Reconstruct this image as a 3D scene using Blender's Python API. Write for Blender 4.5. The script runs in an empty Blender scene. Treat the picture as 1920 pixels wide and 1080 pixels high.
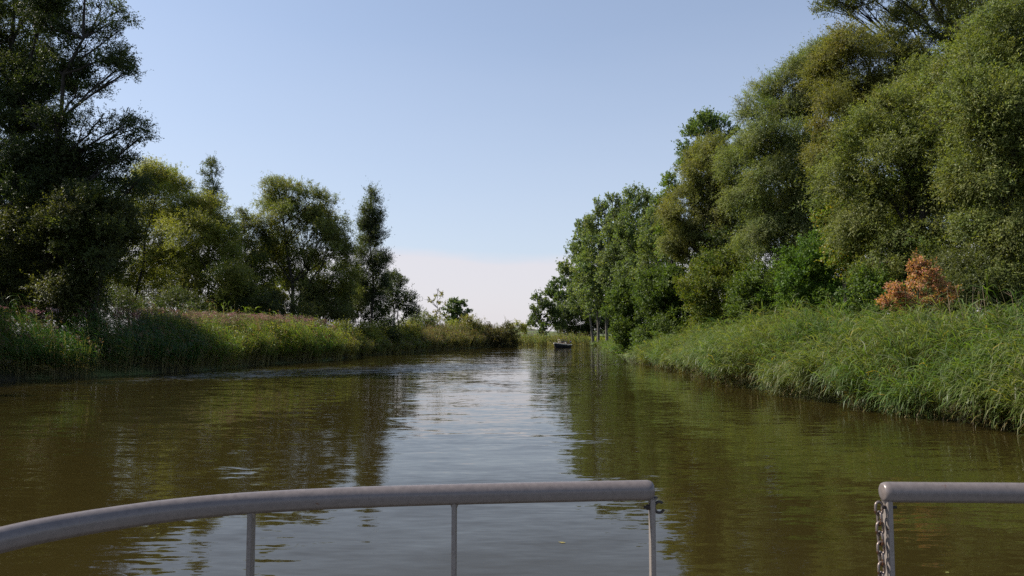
import bpy, math, random
import numpy as np
from mathutils import Vector

R = math.radians
scene = bpy.context.scene
col = scene.collection
random.seed(7)

# ------------------------------------------------------------------ camera
CAM_Z = 2.2
F = 1387.0
PITCH = math.atan(88 / F)
cp, sp = math.cos(PITCH), math.sin(PITCH)

def ray(px, py):
    u = (px - 960) / F; v = (540 - py) / F
    return np.array([u, cp - sp * v, sp + cp * v])

def at(px, py, Y):
    """world point seen at a photo pixel, at distance Y up the river"""
    r = ray(px, py)
    return np.array([0, 0, CAM_Z]) + r * (Y / r[1])

def onz(px, py, z):
    r = ray(px, py)
    return np.array([0, 0, CAM_Z]) + r * ((z - CAM_Z) / r[2])

cam = bpy.data.cameras.new('camera'); co = bpy.data.objects.new('camera', cam); col.objects.link(co)
co.location = (0, 0, CAM_Z); co.rotation_euler = (R(90) + PITCH, 0, 0)
cam.sensor_width = 36; cam.lens = F / 1920 * 36
cam.clip_start = 0.05; cam.clip_end = 6000
scene.camera = co

# ------------------------------------------------------------------ light
SUN_EL = R(44)
SUN_H = Vector((-0.97, 0.24)).normalized()          # where the sun stands, seen from above
sd = Vector((SUN_H.x * math.cos(SUN_EL), SUN_H.y * math.cos(SUN_EL), math.sin(SUN_EL)))
sl = bpy.data.lights.new('sun', 'SUN'); so = bpy.data.objects.new('sun', sl); col.objects.link(so)
sl.energy = 5.0; sl.angle = R(0.5); sl.color = (1.0, 0.93, 0.82)
so.rotation_euler = (-sd).to_track_quat('-Z', 'Y').to_euler(); so.location = (-40, 20, 60)

w = bpy.data.worlds.new('World'); scene.world = w; w.use_nodes = True
nt = w.node_tree; nt.nodes.clear()
def N(nt, t, **k):
    n = nt.nodes.new(t)
    for a, b in k.items(): setattr(n, a, b)
    return n
out = N(nt, 'ShaderNodeOutputWorld'); bg = N(nt, 'ShaderNodeBackground')
sky = N(nt, 'ShaderNodeTexSky'); sky.sky_type = 'NISHITA'; sky.sun_disc = False
sky.sun_elevation = SUN_EL; sky.sun_rotation = math.atan2(SUN_H.x, SUN_H.y)
sky.air_density = 1.0; sky.dust_density = 1.0; sky.ozone_density = 1.9
bg.inputs['Strength'].default_value = 0.10
tc = N(nt, 'ShaderNodeTexCoord'); sep = N(nt, 'ShaderNodeSeparateXYZ')
nt.links.new(tc.outputs['Generated'], sep.inputs[0])
mp = N(nt, 'ShaderNodeMapping'); mp.inputs['Scale'].default_value = (2, 2, 9)
nt.links.new(tc.outputs['Generated'], mp.inputs[0])
no = N(nt, 'ShaderNodeTexNoise'); no.inputs['Scale'].default_value = 1.6; no.inputs['Detail'].default_value = 4
nt.links.new(mp.outputs[0], no.inputs[0])
ma = N(nt, 'ShaderNodeMath', operation='MULTIPLY_ADD'); ma.inputs[1].default_value = 0.06; 
nt.links.new(no.outputs[0], ma.inputs[0]); nt.links.new(sep.outputs['Z'], ma.inputs[2])
rmp = N(nt, 'ShaderNodeValToRGB')
e = rmp.color_ramp.elements
e[0].position = 0.0; e[0].color = (0.86,) * 3 + (1,)
e[1].position = 0.75; e[1].color = (.1, .1, .1, 1)
for p, v in ((0.137, 0.88), (0.150, 0.60), (0.25, 0.48), (0.42, 0.27)):
    x = e.new(p); x.color = (v, v, v, 1)
nt.links.new(ma.outputs[0], rmp.inputs[0])
mx = N(nt, 'ShaderNodeMix', data_type='RGBA')
rm2 = N(nt, 'ShaderNodeValToRGB'); q2 = rm2.color_ramp.elements
q2[0].position = .135; q2[0].color = (.505, .485, .52, 1); q2[1].position = .152; q2[1].color = (.43, .465, .555, 1)
nt.links.new(ma.outputs[0], rm2.inputs[0])
sc_ = N(nt, 'ShaderNodeVectorMath', operation='SCALE'); sc_.inputs['Scale'].default_value = 10.0
nt.links.new(rm2.outputs[0], sc_.inputs[0]); nt.links.new(sc_.outputs[0], mx.inputs['B'])
nt.links.new(rmp.outputs[0], mx.inputs['Factor']); nt.links.new(sky.outputs[0], mx.inputs['A'])
nt.links.new(mx.outputs['Result'], bg.inputs['Color']); nt.links.new(bg.outputs[0], out.inputs[0])

vs = scene.view_settings
vs.view_transform = 'Standard'; vs.look = 'None'; vs.gamma = 1; vs.use_curve_mapping = False
vs.exposure = 0.65
cy = scene.cycles
scene.render.engine = 'CYCLES'
cy.use_denoising = False; cy.sample_clamp_indirect = 3.0; cy.sample_clamp_direct = 12.0; cy.max_bounces = 6; cy.diffuse_bounces = 3; cy.glossy_bounces = 3; cy.transmission_bounces = 3
cy.caustics_reflective = False; cy.caustics_refractive = False

# ------------------------------------------------------------------ materials
def mat(name):
    m = bpy.data.materials.new(name); m.use_nodes = True
    n = m.node_tree; p = n.nodes['Principled BSDF']; return m, n, p

def leaf_mat(name, trans=0.42, rough=0.5, spec=0.22, tcol=(1.6, 1.6, 0.5)):
    m, n, p = mat(name)
    a = N(n, 'ShaderNodeAttribute'); a.attribute_name = 'col'
    n.links.new(a.outputs['Color'], p.inputs['Base Color'])
    p.inputs['Roughness'].default_value = rough; p.inputs['Specular IOR Level'].default_value = spec
    t = N(n, 'ShaderNodeBsdfTranslucent')
    mu = N(n, 'ShaderNodeMix', data_type='RGBA', blend_type='MULTIPLY'); mu.inputs['Factor'].default_value = 1
    mu.inputs['B'].default_value = tcol + (1,)
    n.links.new(a.outputs['Color'], mu.inputs['A']); n.links.new(mu.outputs['Result'], t.inputs['Color'])
    ms = N(n, 'ShaderNodeMixShader'); ms.inputs[0].default_value = trans
    n.links.new(p.outputs[0], ms.inputs[1]); n.links.new(t.outputs[0], ms.inputs[2])
    n.links.new(ms.outputs[0], n.nodes['Material Output'].inputs[0])
    return m
M_LEAF = leaf_mat('leaf')
M_REED = leaf_mat('reed_blade', 0.42, 0.42, 0.26, (1.6, 1.6, 0.5))
M_FLOWER = leaf_mat('petal', 0.3, 0.7, 0.1, (1, 1, 1))

def bark_mat(name, c1, c2):
    m, n, p = mat(name)
    t = N(n, 'ShaderNodeTexCoord'); q = N(n, 'ShaderNodeMapping'); q.inputs['Scale'].default_value = (5, 5, 0.9)
    z = N(n, 'ShaderNodeTexNoise'); z.inputs['Scale'].default_value = 2.2; z.inputs['Detail'].default_value = 6
    r = N(n, 'ShaderNodeValToRGB'); r.color_ramp.elements[0].position = .35; r.color_ramp.elements[1].position = .7
    r.color_ramp.elements[0].color = c1 + (1,); r.color_ramp.elements[1].color = c2 + (1,)
    b = N(n, 'ShaderNodeBump'); b.inputs['Strength'].default_value = .7; b.inputs['Distance'].default_value = .05
    n.links.new(t.outputs['Object'], q.inputs[0]); n.links.new(q.outputs[0], z.inputs[0])
    n.links.new(z.outputs[0], r.inputs[0]); n.links.new(r.outputs[0], p.inputs['Base Color'])
    n.links.new(z.outputs[0], b.inputs['Height']); n.links.new(b.outputs[0], p.inputs['Normal'])
    p.inputs['Roughness'].default_value = .9
    return m
M_BARK = bark_mat('bark', (0.016, 0.013, 0.010), (0.045, 0.038, 0.03))
M_PBARK = bark_mat('poplar_bark', (0.05, 0.045, 0.037), (0.15, 0.135, 0.115))

def flat_mat(name, c, rough=.6, metal=0, bump=0, bs=40, var=0.0):
    m, n, p = mat(name)
    p.inputs['Base Color'].default_value = c + (1,); p.inputs['Roughness'].default_value = rough; p.inputs['Metallic'].default_value = metal
    t = N(n, 'ShaderNodeTexCoord'); z = N(n, 'ShaderNodeTexNoise'); z.inputs['Scale'].default_value = bs; z.inputs['Detail'].default_value = 5
    n.links.new(t.outputs['Object'], z.inputs[0])
    if var:
        r = N(n, 'ShaderNodeValToRGB'); r.color_ramp.elements[0].position = .3; r.color_ramp.elements[1].position = .7
        r.color_ramp.elements[0].color = tuple(v * (1 - var) for v in c) + (1,); r.color_ramp.elements[1].color = tuple(min(1, v * (1 + var)) for v in c) + (1,)
        n.links.new(z.outputs[0], r.inputs[0]); n.links.new(r.outputs[0], p.inputs['Base Color'])
        rr = N(n, 'ShaderNodeMapRange'); rr.inputs['To Min'].default_value = rough - .08; rr.inputs['To Max'].default_value = rough + .12
        n.links.new(z.outputs[0], rr.inputs[0]); n.links.new(rr.outputs[0], p.inputs['Roughness'])
    if bump:
        b = N(n, 'ShaderNodeBump'); b.inputs['Strength'].default_value = bump; b.inputs['Distance'].default_value = .002
        n.links.new(z.outputs[0], b.inputs['Height']); n.links.new(b.outputs[0], p.inputs['Normal'])
    return m

# ------------------------------------------------------------------ object helpers
def tag(o, label=None, cat=None, group=None, kind=None):
    for k, v in (('label', label), ('category', cat), ('group', group), ('kind', kind)):
        if v: o[k] = v
    return o

def link_mesh(name, me, m, parent=None, loc=None):
    o = bpy.data.objects.new(name, me); col.objects.link(o); me.materials.append(m)
    if parent is not None: o.parent = parent
    if loc is not None: o.location = loc
    return o

def empty(name, loc):
    o = bpy.data.objects.new(name, None); col.objects.link(o); o.location = loc; o.empty_display_size = .3
    return o

def np_mesh(name, V, Q, fc=None, smooth=False):
    """mesh out of vertex array and quad array; fc is one colour per face"""
    me = bpy.data.meshes.new(name)
    V = np.ascontiguousarray(V, np.float32); Q = np.ascontiguousarray(Q, np.int32)
    me.vertices.add(len(V)); me.vertices.foreach_set('co', V.ravel())
    k = Q.shape[1]
    me.loops.add(Q.size); me.loops.foreach_set('vertex_index', Q.ravel())
    me.polygons.add(len(Q)); me.polygons.foreach_set('loop_start', np.arange(0, Q.size, k, dtype=np.int32))
    me.polygons.foreach_set('loop_total', np.full(len(Q), k, np.int32))
    if smooth: me.polygons.foreach_set('use_smooth', np.ones(len(Q), bool))
    me.update(calc_edges=True)
    if fc is not None:
        a = me.attributes.new('col', 'FLOAT_COLOR', 'FACE')
        c = np.ones((len(Q), 4), np.float32); c[:, :3] = fc
        a.data.foreach_set('color', c.ravel())
    return me

def unit(a):
    return a / np.maximum(np.linalg.norm(a, axis=-1, keepdims=True), 1e-9)

def leaf_arrays(P, D, L, W, rng, Nt=None):
    """diamond leaves: base P, direction D, length L, width W"""
    n = len(P)
    r = rng.normal(size=(n, 3)) if Nt is None else Nt; Wd = unit(np.cross(D, r)); Nn = np.cross(D, Wd)
    L = L[:, None]; W = W[:, None] * .5
    mid = P + D * L * .45 + Nn * L * .07
    tip = P + D * L
    V = np.stack([P, mid + Wd * W, tip, mid - Wd * W], 1).reshape(-1, 3)
    Q = np.arange(4 * n).reshape(n, 4)
    return V, Q

class Tubes:
    def __init__(s): s.V = []; s.Q = []; s.n = 0
    def add(s, pts, rad, sides=6):
        pts = np.asarray(pts, float); rad = np.asarray(rad, float)
        t = np.gradient(pts, axis=0); t = unit(t)
        t[np.linalg.norm(t, axis=1) < .5] = unit(pts[-1] - pts[0] + 1e-6)
        ref = np.eye(3)[np.argmin(np.abs(t).max(0))]
        a = unit(np.cross(t, ref)); b = np.cross(t, a)
        ang = np.linspace(0, 2 * math.pi, sides, endpoint=False)
        ring = pts[:, None] + rad[:, None, None] * (np.cos(ang)[None, :, None] * a[:, None] + np.sin(ang)[None, :, None] * b[:, None])
        k = len(pts); s.V.append(ring.reshape(-1, 3))
        i = np.arange(k - 1)[:, None] * sides; j = np.arange(sides)[None]
        q = np.stack([i + j, i + (j + 1) % sides, i + sides + (j + 1) % sides, i + sides + j], -1).reshape(-1, 4)
        s.Q.append(q + s.n); s.n += k * sides
    def mesh(s, name): return np_mesh(name, np.concatenate(s.V), np.concatenate(s.Q), smooth=True)

def bez(a, b, c, n):
    t = np.linspace(0, 1, n)[:, None]
    return (1 - t) ** 2 * a + 2 * t * (1 - t) * b + t ** 2 * c

# ------------------------------------------------------------------ river and ground
RIGHT = np.array([(14, -40), (13.2, -10), (12.6, 5), (11.9, 17), (11.4, 19.4), (10.9, 22), (10.5, 27), (9.9, 33), (10.8, 43), (10.4, 58), (11.4, 72), (12.6, 89), (15, 115), (17.5, 139), (16.5, 152)], float)
FARB = np.array([(16.5, 152), (9, 154), (2, 157), (-25, 178), (-80, 225), (-200, 300)], float)
LEFT = np.array([(-34, -40), (-31, -10), (-28, 15), (-25.3, 35), (-21.6, 39.5), (-19.2, 46), (-18.6, 56), (-15.8, 64), (-16.2, 76), (-13.6, 95), (-9.8, 113), (-3.5, 130), (1.2, 138.5)], float)
BACK = np.array([(1.2, 138.5), (0, 146), (-6, 154), (-30, 166), (-90, 205), (-210, 280)], float)
POLY = np.concatenate([RIGHT, FARB[1:], BACK[::-1], LEFT[::-1][1:]])

def seg_dist(P, poly, closed=True):
    A = poly; B = np.roll(poly, -1, 0) if closed else poly[1:]
    if not closed: A = poly[:-1]
    d = np.full(len(P), 1e9)
    for a, b in zip(A, B):
        ab = b - a; t = np.clip(((P - a) @ ab) / (ab @ ab), 0, 1)
        d = np.minimum(d, np.linalg.norm(P - a - t[:, None] * ab, axis=1))
    return d
def inside(P, poly):
    c = np.zeros(len(P), bool); A = poly; B = np.roll(poly, -1, 0)
    for (x1, y1), (x2, y2) in zip(A, B):
        if y1 == y2: continue
        k = (y1 > P[:, 1]) != (y2 > P[:, 1])
        c ^= k & (P[:, 0] < (x2 - x1) * (P[:, 1] - y1) / (y2 - y1) + x1)
    return c
DYKE_A, DYKE_B = np.array([-120.0, 330]), np.array([160.0, 215])
def gheight(P):
    P = np.atleast_2d(np.asarray(P, float))
    d = seg_dist(P, POLY); s = np.where(inside(P, POLY), -d, d)
    h = np.where(s < 0, np.maximum(-1.6, s * .6), .42 * (1 - np.exp(-s / .7)) + .5 * (1 - np.exp(-s / 9)))
    h = h + np.where(s > 1.5, .12 * np.sin(P[:, 0] * .7 + 1.3 * np.sin(P[:, 1] * .31)) * np.sin(P[:, 1] * .53), 0)
    dd = seg_dist(P, np.array([DYKE_A, DYKE_B]), False)
    h += np.where(s > 3, 4.0 * np.clip(1 - (dd - 3) / 12, 0, 1) ** 1.0, 0)
    return h
gx = np.concatenate([-np.geomspace(60, 3000, 26)[::-1], np.arange(-56, 44, .8), np.geomspace(46, 3000, 30)])
gy = np.concatenate([-np.geomspace(40, 1500, 12)[::-1], np.arange(-38, 100, .9), np.arange(101, 240, 1.6), np.geomspace(243, 4500, 40)])
GX, GY = np.meshgrid(gx, gy); P2 = np.stack([GX.ravel(), GY.ravel()], 1)
GZ = gheight(P2); nx, ny = len(gx), len(gy)
i, j = np.meshgrid(np.arange(nx - 1), np.arange(ny - 1)); k = (j * nx + i).ravel()
me = np_mesh('ground', np.column_stack([P2, GZ]), np.stack([k, k + 1, k + 1 + nx, k + nx], 1), smooth=True)
m, n, p = mat('bank_soil_and_grass')
t = N(n, 'ShaderNodeTexCoord'); z1 = N(n, 'ShaderNodeTexNoise'); z1.inputs['Scale'].default_value = .35; z1.inputs['Detail'].default_value = 8
z2 = N(n, 'ShaderNodeTexNoise'); z2.inputs['Scale'].default_value = 6; z2.inputs['Detail'].default_value = 6
r = N(n, 'ShaderNodeValToRGB'); r.color_ramp.elements[0].color = (.035, .032, .016, 1); r.color_ramp.elements[1].color = (.085, .12, .03, 1)
r.color_ramp.elements[0].position = .38; r.color_ramp.elements[1].position = .6
b = N(n, 'ShaderNodeBump'); b.inputs['Distance'].default_value = .15
n.links.new(t.outputs['Object'], z1.inputs[0]); n.links.new(t.outputs['Object'], z2.inputs[0])
n.links.new(z1.outputs[0], r.inputs[0]); n.links.new(r.outputs[0], p.inputs['Base Color'])
n.links.new(z2.outputs[0], b.inputs['Height']); n.links.new(b.outputs[0], p.inputs['Normal']); p.inputs['Roughness'].default_value = .95
tag(link_mesh('ground', me, m), kind='structure')

# water: one sheet at z = 0, the land stands above it
def water_mat():
    m, n, p = mat('river_water')
    p.inputs['Base Color'].default_value = (.0235, .018, .005, 1)
    p.inputs['Roughness'].default_value = .02; p.inputs['IOR'].default_value = 1.333
    t = N(n, 'ShaderNodeTexCoord')
    def noise(scale, sx, sy, det, rough=.5, rot=0, dist=0):
        q = N(n, 'ShaderNodeMapping'); q.inputs['Scale'].default_value = (sx, sy, 1); q.inputs['Rotation'].default_value = (0, 0, rot)
        z = N(n, 'ShaderNodeTexNoise'); z.inputs['Scale'].default_value = scale; z.inputs['Detail'].default_value = det; z.inputs['Roughness'].default_value = rough
        z.inputs['Distortion'].default_value = dist
        n.links.new(t.outputs['Object'], q.inputs[0]); n.links.new(q.outputs[0], z.inputs[0]); return z.outputs[0]
    def math_(op, a, b_=None, c=None):
        q = N(n, 'ShaderNodeMath', operation=op)
        for i_, v in enumerate((a, b_, c)):
            if v is None: continue
            if isinstance(v, (int, float)): q.inputs[i_].default_value = v
            else: n.links.new(v, q.inputs[i_])
        return q.outputs[0]
    # surface slopes taken straight from noise, so far water stays as lively as near water
    def slope(scale, sx, sy, det, ax, ay, rot=0, dist=0, mod=None):
        q = N(n, 'ShaderNodeMapping'); q.inputs['Scale'].default_value = (sx, sy, 1); q.inputs['Rotation'].default_value = (0, 0, rot)
        z = N(n, 'ShaderNodeTexNoise'); z.inputs['Scale'].default_value = scale; z.inputs['Detail'].default_value = det
        z.inputs['Roughness'].default_value = .5; z.inputs['Distortion'].default_value = dist
        n.links.new(t.outputs['Object'], q.inputs[0]); n.links.new(q.outputs[0], z.inputs[0])
        v = N(n, 'ShaderNodeVectorMath', operation='SUBTRACT'); v.inputs[1].default_value = (.5, .5, .5)
        n.links.new(z.outputs['Color'], v.inputs[0])
        w_ = N(n, 'ShaderNodeVectorMath', operation='MULTIPLY'); w_.inputs[1].default_value = (ax, ay, 0)
        n.links.new(v.outputs[0], w_.inputs[0])
        if mod is None: return w_.outputs[0]
        u_ = N(n, 'ShaderNodeVectorMath', operation='SCALE'); n.links.new(w_.outputs[0], u_.inputs[0]); n.links.new(mod, u_.inputs['Scale'])
        return u_.outputs[0]
    def add(a_, b_):
        q = N(n, 'ShaderNodeVectorMath', operation='ADD'); n.links.new(a_, q.inputs[0]); n.links.new(b_, q.inputs[1]); return q.outputs[0]
    gust = noise(.085, .5, 1.0, 3, .5, R(12))
    g = N(n, 'ShaderNodeMapRange'); g.inputs['From Min'].default_value = .40; g.inputs['From Max'].default_value = .64
    g.inputs['To Min'].default_value = .30; g.inputs['To Max'].default_value = 1.0
    n.links.new(gust, g.inputs[0])
    # a breeze patch lying off the left bank
    q = N(n, 'ShaderNodeVectorMath', operation='SUBTRACT'); q.inputs[1].default_value = (-12.5, 44.5, 0); n.links.new(t.outputs['Object'], q.inputs[0])
    q0 = N(n, 'ShaderNodeVectorRotate', rotation_type='Z_AXIS'); q0.inputs['Angle'].default_value = -R(45); n.links.new(q.outputs[0], q0.inputs['Vector'])
    q1 = N(n, 'ShaderNodeVectorMath', operation='MULTIPLY'); q1.inputs[1].default_value = (1 / 15.0, 1 / 5.5, 0); n.links.new(q0.outputs[0], q1.inputs[0])
    q3 = N(n, 'ShaderNodeVectorMath', operation='LENGTH'); n.links.new(q1.outputs[0], q3.inputs[0])
    pn = math_('MULTIPLY_ADD', noise(.5, .6, 1.0, 3), 1.0, math_('SUBTRACT', q3.outputs['Value'], .5))
    pr = N(n, 'ShaderNodeMapRange'); pr.inputs['From Min'].default_value = 1.25; pr.inputs['From Max'].default_value = .5; pr.inputs['To Max'].default_value = 5.5
    n.links.new(pn, pr.inputs[0])
    gm = math_('ADD', g.outputs[0], pr.outputs[0])
    sl_ = slope(.9, .4, 1.0, 2, .04, .07, R(8), .3)
    sl_ = add(sl_, slope(4.6, .20, 1.0, 2, .07, .22, R(-5), .4, gm))
    sl_ = add(sl_, slope(13.0, .28, 1.0, 2, .08, .22, R(9), .2, gm))
    nv = N(n, 'ShaderNodeVectorMath', operation='ADD'); nv.inputs[1].default_value = (0, 0, 1); n.links.new(sl_, nv.inputs[0])
    nn = N(n, 'ShaderNodeVectorMath', operation='NORMALIZE'); n.links.new(nv.outputs[0], nn.inputs[0]); n.links.new(nn.outputs[0], p.inputs['Normal'])
    return m
V = np.array([(-400, -60, 0), (150, -60, 0), (150, 420, 0), (-400, 420, 0)], float)
tag(link_mesh('water', np_mesh('water', V, np.array([[0, 1, 2, 3]])), water_mat()), kind='structure')

# ------------------------------------------------------------------ trees
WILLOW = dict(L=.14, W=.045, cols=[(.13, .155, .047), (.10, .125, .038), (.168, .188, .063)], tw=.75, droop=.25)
GREYWILLOW = dict(L=.14, W=.045, cols=[(.135, .165, .06), (.105, .132, .045), (.17, .195, .08)], tw=.8, droop=.3)
YWILLOW = dict(L=.14, W=.05, cols=[(.19, .205, .045), (.145, .17, .038), (.23, .235, .06)], tw=.7, droop=.15)
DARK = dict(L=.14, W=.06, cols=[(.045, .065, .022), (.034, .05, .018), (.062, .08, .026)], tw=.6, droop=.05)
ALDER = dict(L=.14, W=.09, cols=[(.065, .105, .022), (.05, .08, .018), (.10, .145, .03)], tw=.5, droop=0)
BRIGHT = dict(L=.14, W=.09, cols=[(.10, .165, .025), (.075, .13, .022), (.14, .18, .03)], tw=.5, droop=0)
POPLAR = dict(L=.17, W=.11, cols=[(.075, .115, .042), (.055, .085, .032), (.10, .14, .055)], tw=.6, droop=-.2)
ORANGE = dict(L=.09, W=.05, cols=[(.43, .20, .125), (.35, .16, .10), (.40, .25, .11), (.38, .18, .11), (.13, .14, .045)], tw=.35, droop=0)
YSPARSE = dict(L=.2, W=.12, cols=[(.2, .18, .05), (.15, .15, .045)], tw=.6, droop=0)

COUNT = [0, 0]
def tree(name, label, cat, group, D, base_px, lobes, kind, k=3.6, trunk_r=None, bark=None, seed=0, open_=0, nolimb=False, minpx=2.0, back=True, depth=1.0, stems=1):
    rng = np.random.default_rng(seed * 7919 + int(D * 10) + len(lobes))
    bx = (base_px - 960) / F * D; gz = float(gheight([(bx, D)])[0]) - .08
    root = empty(name, (bx, D, gz)); tag(root, label, cat, group)
    base = np.array([bx, D, gz])
    C = []; Rr = []
    for (px, py, r) in lobes:
        rw = r / F * D
        off = rng.uniform(-1, 1) * rw * .9 * depth
        c = at(px, py, D + off); C.append(c); Rr.append(rw)
    nf = len(C)
    if back:     # the side of the crown turned away from the river view: every other lobe mirrored in depth
        for q in range(0, nf, 2):
            rw = Rr[q]; c = C[q].copy(); c[1] += rw * 1.1 * depth; c[0] += rng.uniform(-.3, .3) * rw; C.append(c); Rr.append(rw * .9)
    C = np.array(C); Rr = np.array(Rr)
    top = C[np.argmax(C[:, 2])]
    H = top[2] - gz
    tr = trunk_r or max(.08, H * .014)
    tb = Tubes()
    # trunks
    trunks = []
    for s_ in range(stems):
        tgt = top if s_ == 0 else C[rng.integers(nf)]
        b0 = base + (np.array([rng.uniform(-.6, .6), rng.uniform(-.5, .5), 0]) if s_ else 0)
        n_ = 9
        midp = (b0 + tgt) / 2 + np.array([(b0[0] - tgt[0]) * .22, 0, (tgt[2] - b0[2]) * .06])
        pts = bez(b0, midp, tgt, n_)
        pts[1:-1] += rng.normal(size=(n_ - 2, 3)) * H * .008
        rad = tr * (1 - np.linspace(0, 1, n_) ** .9 * .9); rad[0] *= 1.35
        tb.add(pts, rad, 8); trunks.append(pts)
    KC = []; KR = []; KL = []
    for li, (c, rw) in enumerate(zip(C, Rr)):
        # limb from the trunk to the lobe
        tp = trunks[li % stems]
        hd = np.linalg.norm(c[:2] - tp[:, :2].mean(0))
        za = max(tp[0][2] + H * .12, c[2] - rw * .5 - hd * rng.uniform(.5, .9))
        ia = np.argmin(abs(tp[:, 2] - za)); a = tp[min(ia, len(tp) - 2)]
        r0 = tr * .5 * (1 - ia / len(tp) * .6)
        r0 = min(r0, .05 * rw + .035 * np.linalg.norm(c - a) / 2 + .02)
        end = c + np.array([0, 0, rw * .3])
        b = (a + end) / 2 + np.array([0, 0, -.1 * rw]) + rng.normal(size=3) * rw * .12
        pts = bez(a, b, end, 7); pts[1:-1] += rng.normal(size=(5, 3)) * rw * .04
        tb.add(pts, np.linspace(r0, r0 * .28, 7), 6)
        # clumps on the lobe
        kc = int(np.clip(13 + rw * 5, 12, 34)) if not open_ else int(np.clip(9 + rw * 4, 8, 24))
        d = rng.normal(size=(kc * 2, 3)); d = unit(d); d = d[d[:, 2] > (rng.uniform(-1.0, .3, len(d)) if cat == 'tree' else -1.0)][:kc]
        rad = rw * rng.uniform(.45, .98, (len(d), 1)) * np.array([1, 1, .95])
        cc = c + d * rad
        KC.append(cc); KL.append(np.repeat(c[None], len(cc), 0)); KR.append(np.full(len(cc), rw * (.27 if not open_ else .22)) * rng.uniform(.5, 1.5, len(cc)))
        nb = min(len(cc), 9 if D < 70 else 5)
        for q in range(nb):
            s = pts[rng.integers(3, 7)]
            e_ = cc[q]; m_ = (s + e_) / 2 + rng.normal(size=3) * rw * .08
            tb.add(bez(s, m_, e_, 4), np.linspace(r0 * .3 + .004, .006 + D * .00008, 4), 4)
    KC = np.concatenate(KC); KL = np.concatenate(KL); KR = np.concatenate(KR)
    px = D / 740.0                                          # one picture element of the finished render, in metres
    L = max(kind['L'], px * minpx); W = max(kind['W'], px * .75 * kind['W'] / .05 * .8)
    W = min(W, L * .75)
    area = .5 * L * W
    # leaves wanted, by lobe silhouette
    tot = 0
    for rw in Rr: tot += k * math.pi * rw * rw / area
    if open_: tot *= .62
    per_twig = 14
    nt_ = int(tot / per_twig) + 1
    wts = KR ** 2; wts /= wts.sum()
    ci = rng.choice(len(KC), nt_, p=wts)
    d = unit(rng.normal(size=(nt_, 3)))
    ctr = C.mean(0)
    outw = unit(KC[ci] - ctr + np.array([0, 0, .2]))
    st = KC[ci] + d * KR[ci][:, None] * rng.uniform(.15, 1.0, (nt_, 1)) ** .6 * np.array([1.15, 1.15, .8])
    tl = kind['tw'] * rng.uniform(.5, 1.3, nt_) * np.where(rng.uniform(size=nt_) < .07, 2.0, 1) * (1 if D < 90 else 1.3) * min(1, Rr.mean() / 1.2 + .25)
    td = unit(d * .5 + outw * .6 + rng.normal(size=(nt_, 3)) * .45 + np.array([0, 0, .35 - kind['droop']]))
    ti = np.repeat(np.arange(nt_), per_twig); n_ = len(ti)
    tt = rng.uniform(0, 1, n_)
    P = st[ti] + td[ti] * (tl[ti] * tt)[:, None] + rng.normal(size=(n_, 3)) * L * .3
    P[:, 2] -= kind['droop'] * tl[ti] * tt ** 2 * .8
    P[:, 2] = np.maximum(P[:, 2], gz + .1)
    ld = unit(td[ti] * .9 + rng.normal(size=(n_, 3)) * .75 + np.array([0, 0, -kind['droop'] * .9 - .1]))
    cs = np.array(kind['cols'])
    cc = cs[rng.integers(len(cs), size=n_)] * rng.uniform(.75, 1.25, (n_, 1))
    clump_t = rng.uniform(.82, 1.18, (len(KC), 1)) * (1 + rng.normal(size=(len(KC), 3)) * np.array([.05, .03, .06]))
    cc *= clump_t[ci][ti]
    Nt = unit(unit(P - KL[ci][ti]) * .9 + np.array([0, 0, .55]) + rng.normal(size=(n_, 3)) * .5)
    V, Q = leaf_arrays(P - base, ld, L * rng.uniform(.65, 1.25, n_), W * rng.uniform(.7, 1.2, n_), rng, Nt)
    link_mesh('trunk', Tm(tb, base), bark or M_BARK, root)
    link_mesh('crown' if cat == 'tree' else 'foliage', np_mesh('crown', V, Q, cc), M_LEAF, root)
    COUNT[0] += n_; COUNT[1] += 1
    return root
def Tm(tb, base):
    tb.V = [v - base for v in tb.V]; return tb.mesh('trunk')

GL = 'trees along the left bank'; GRR = 'trees along the right bank'; GP = 'poplars at the bend'; GB = 'bushes on the right bank'; GBL = 'bushes on the left bank'
# ---- left bank
tree('willow_tree', 'tall dark willow at the far left edge, rising out of the picture', 'tree', GL, 46, 12,
     [(25, -70, 100), (85, 30, 62), (-15, 60, 90), (-20, 190, 100), (62, 150, 55), (-40, 330, 110), (60, 330, 80), (50, 250, 55), (110, 400, 66), (30, 450, 90), (-60, 480, 100), (90, 500, 66), (20, 540, 60), (-170, 100, 130), (-180, 350, 130)],
     DARK, 5.0, .42, seed=1)
tree('willow_tree', 'dark leaning willow with ragged open crown, sky between its limbs, beside the tallest left tree', 'tree', GL, 44, 70,
     [(190, 15, 36), (160, -10, 30), (200, 55, 30), (165, 90, 46), (208, 118, 40), (236, 140, 22), (120, 130, 48), (150, 165, 50), (95, 60, 34), (190, 232, 34), (235, 240, 36), (262, 262, 15), (150, 300, 62), (212, 300, 38), (220, 345, 46), (262, 345, 26), (100, 230, 46), (150, 380, 60), (60, 300, 60), (110, 330, 55), (40, 200, 50)],
     DARK, 3.6, .30, seed=2, open_=1)
tree('willow_tree', 'low dark willow under the leaning one, crown down to the reeds', 'tree', GL, 42.5, 165,
     [(150, 420, 70), (215, 405, 48), (105, 470, 60), (180, 490, 60), (130, 545, 50), (70, 545, 55), (60, 430, 60), (20, 500, 60), (210, 440, 44), (150, 560, 46)],
     dict(DARK, cols=[(.075, .085, .025), (.05, .065, .022), (.10, .11, .03)]), 4.6, .2, seed=3, stems=2)
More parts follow.
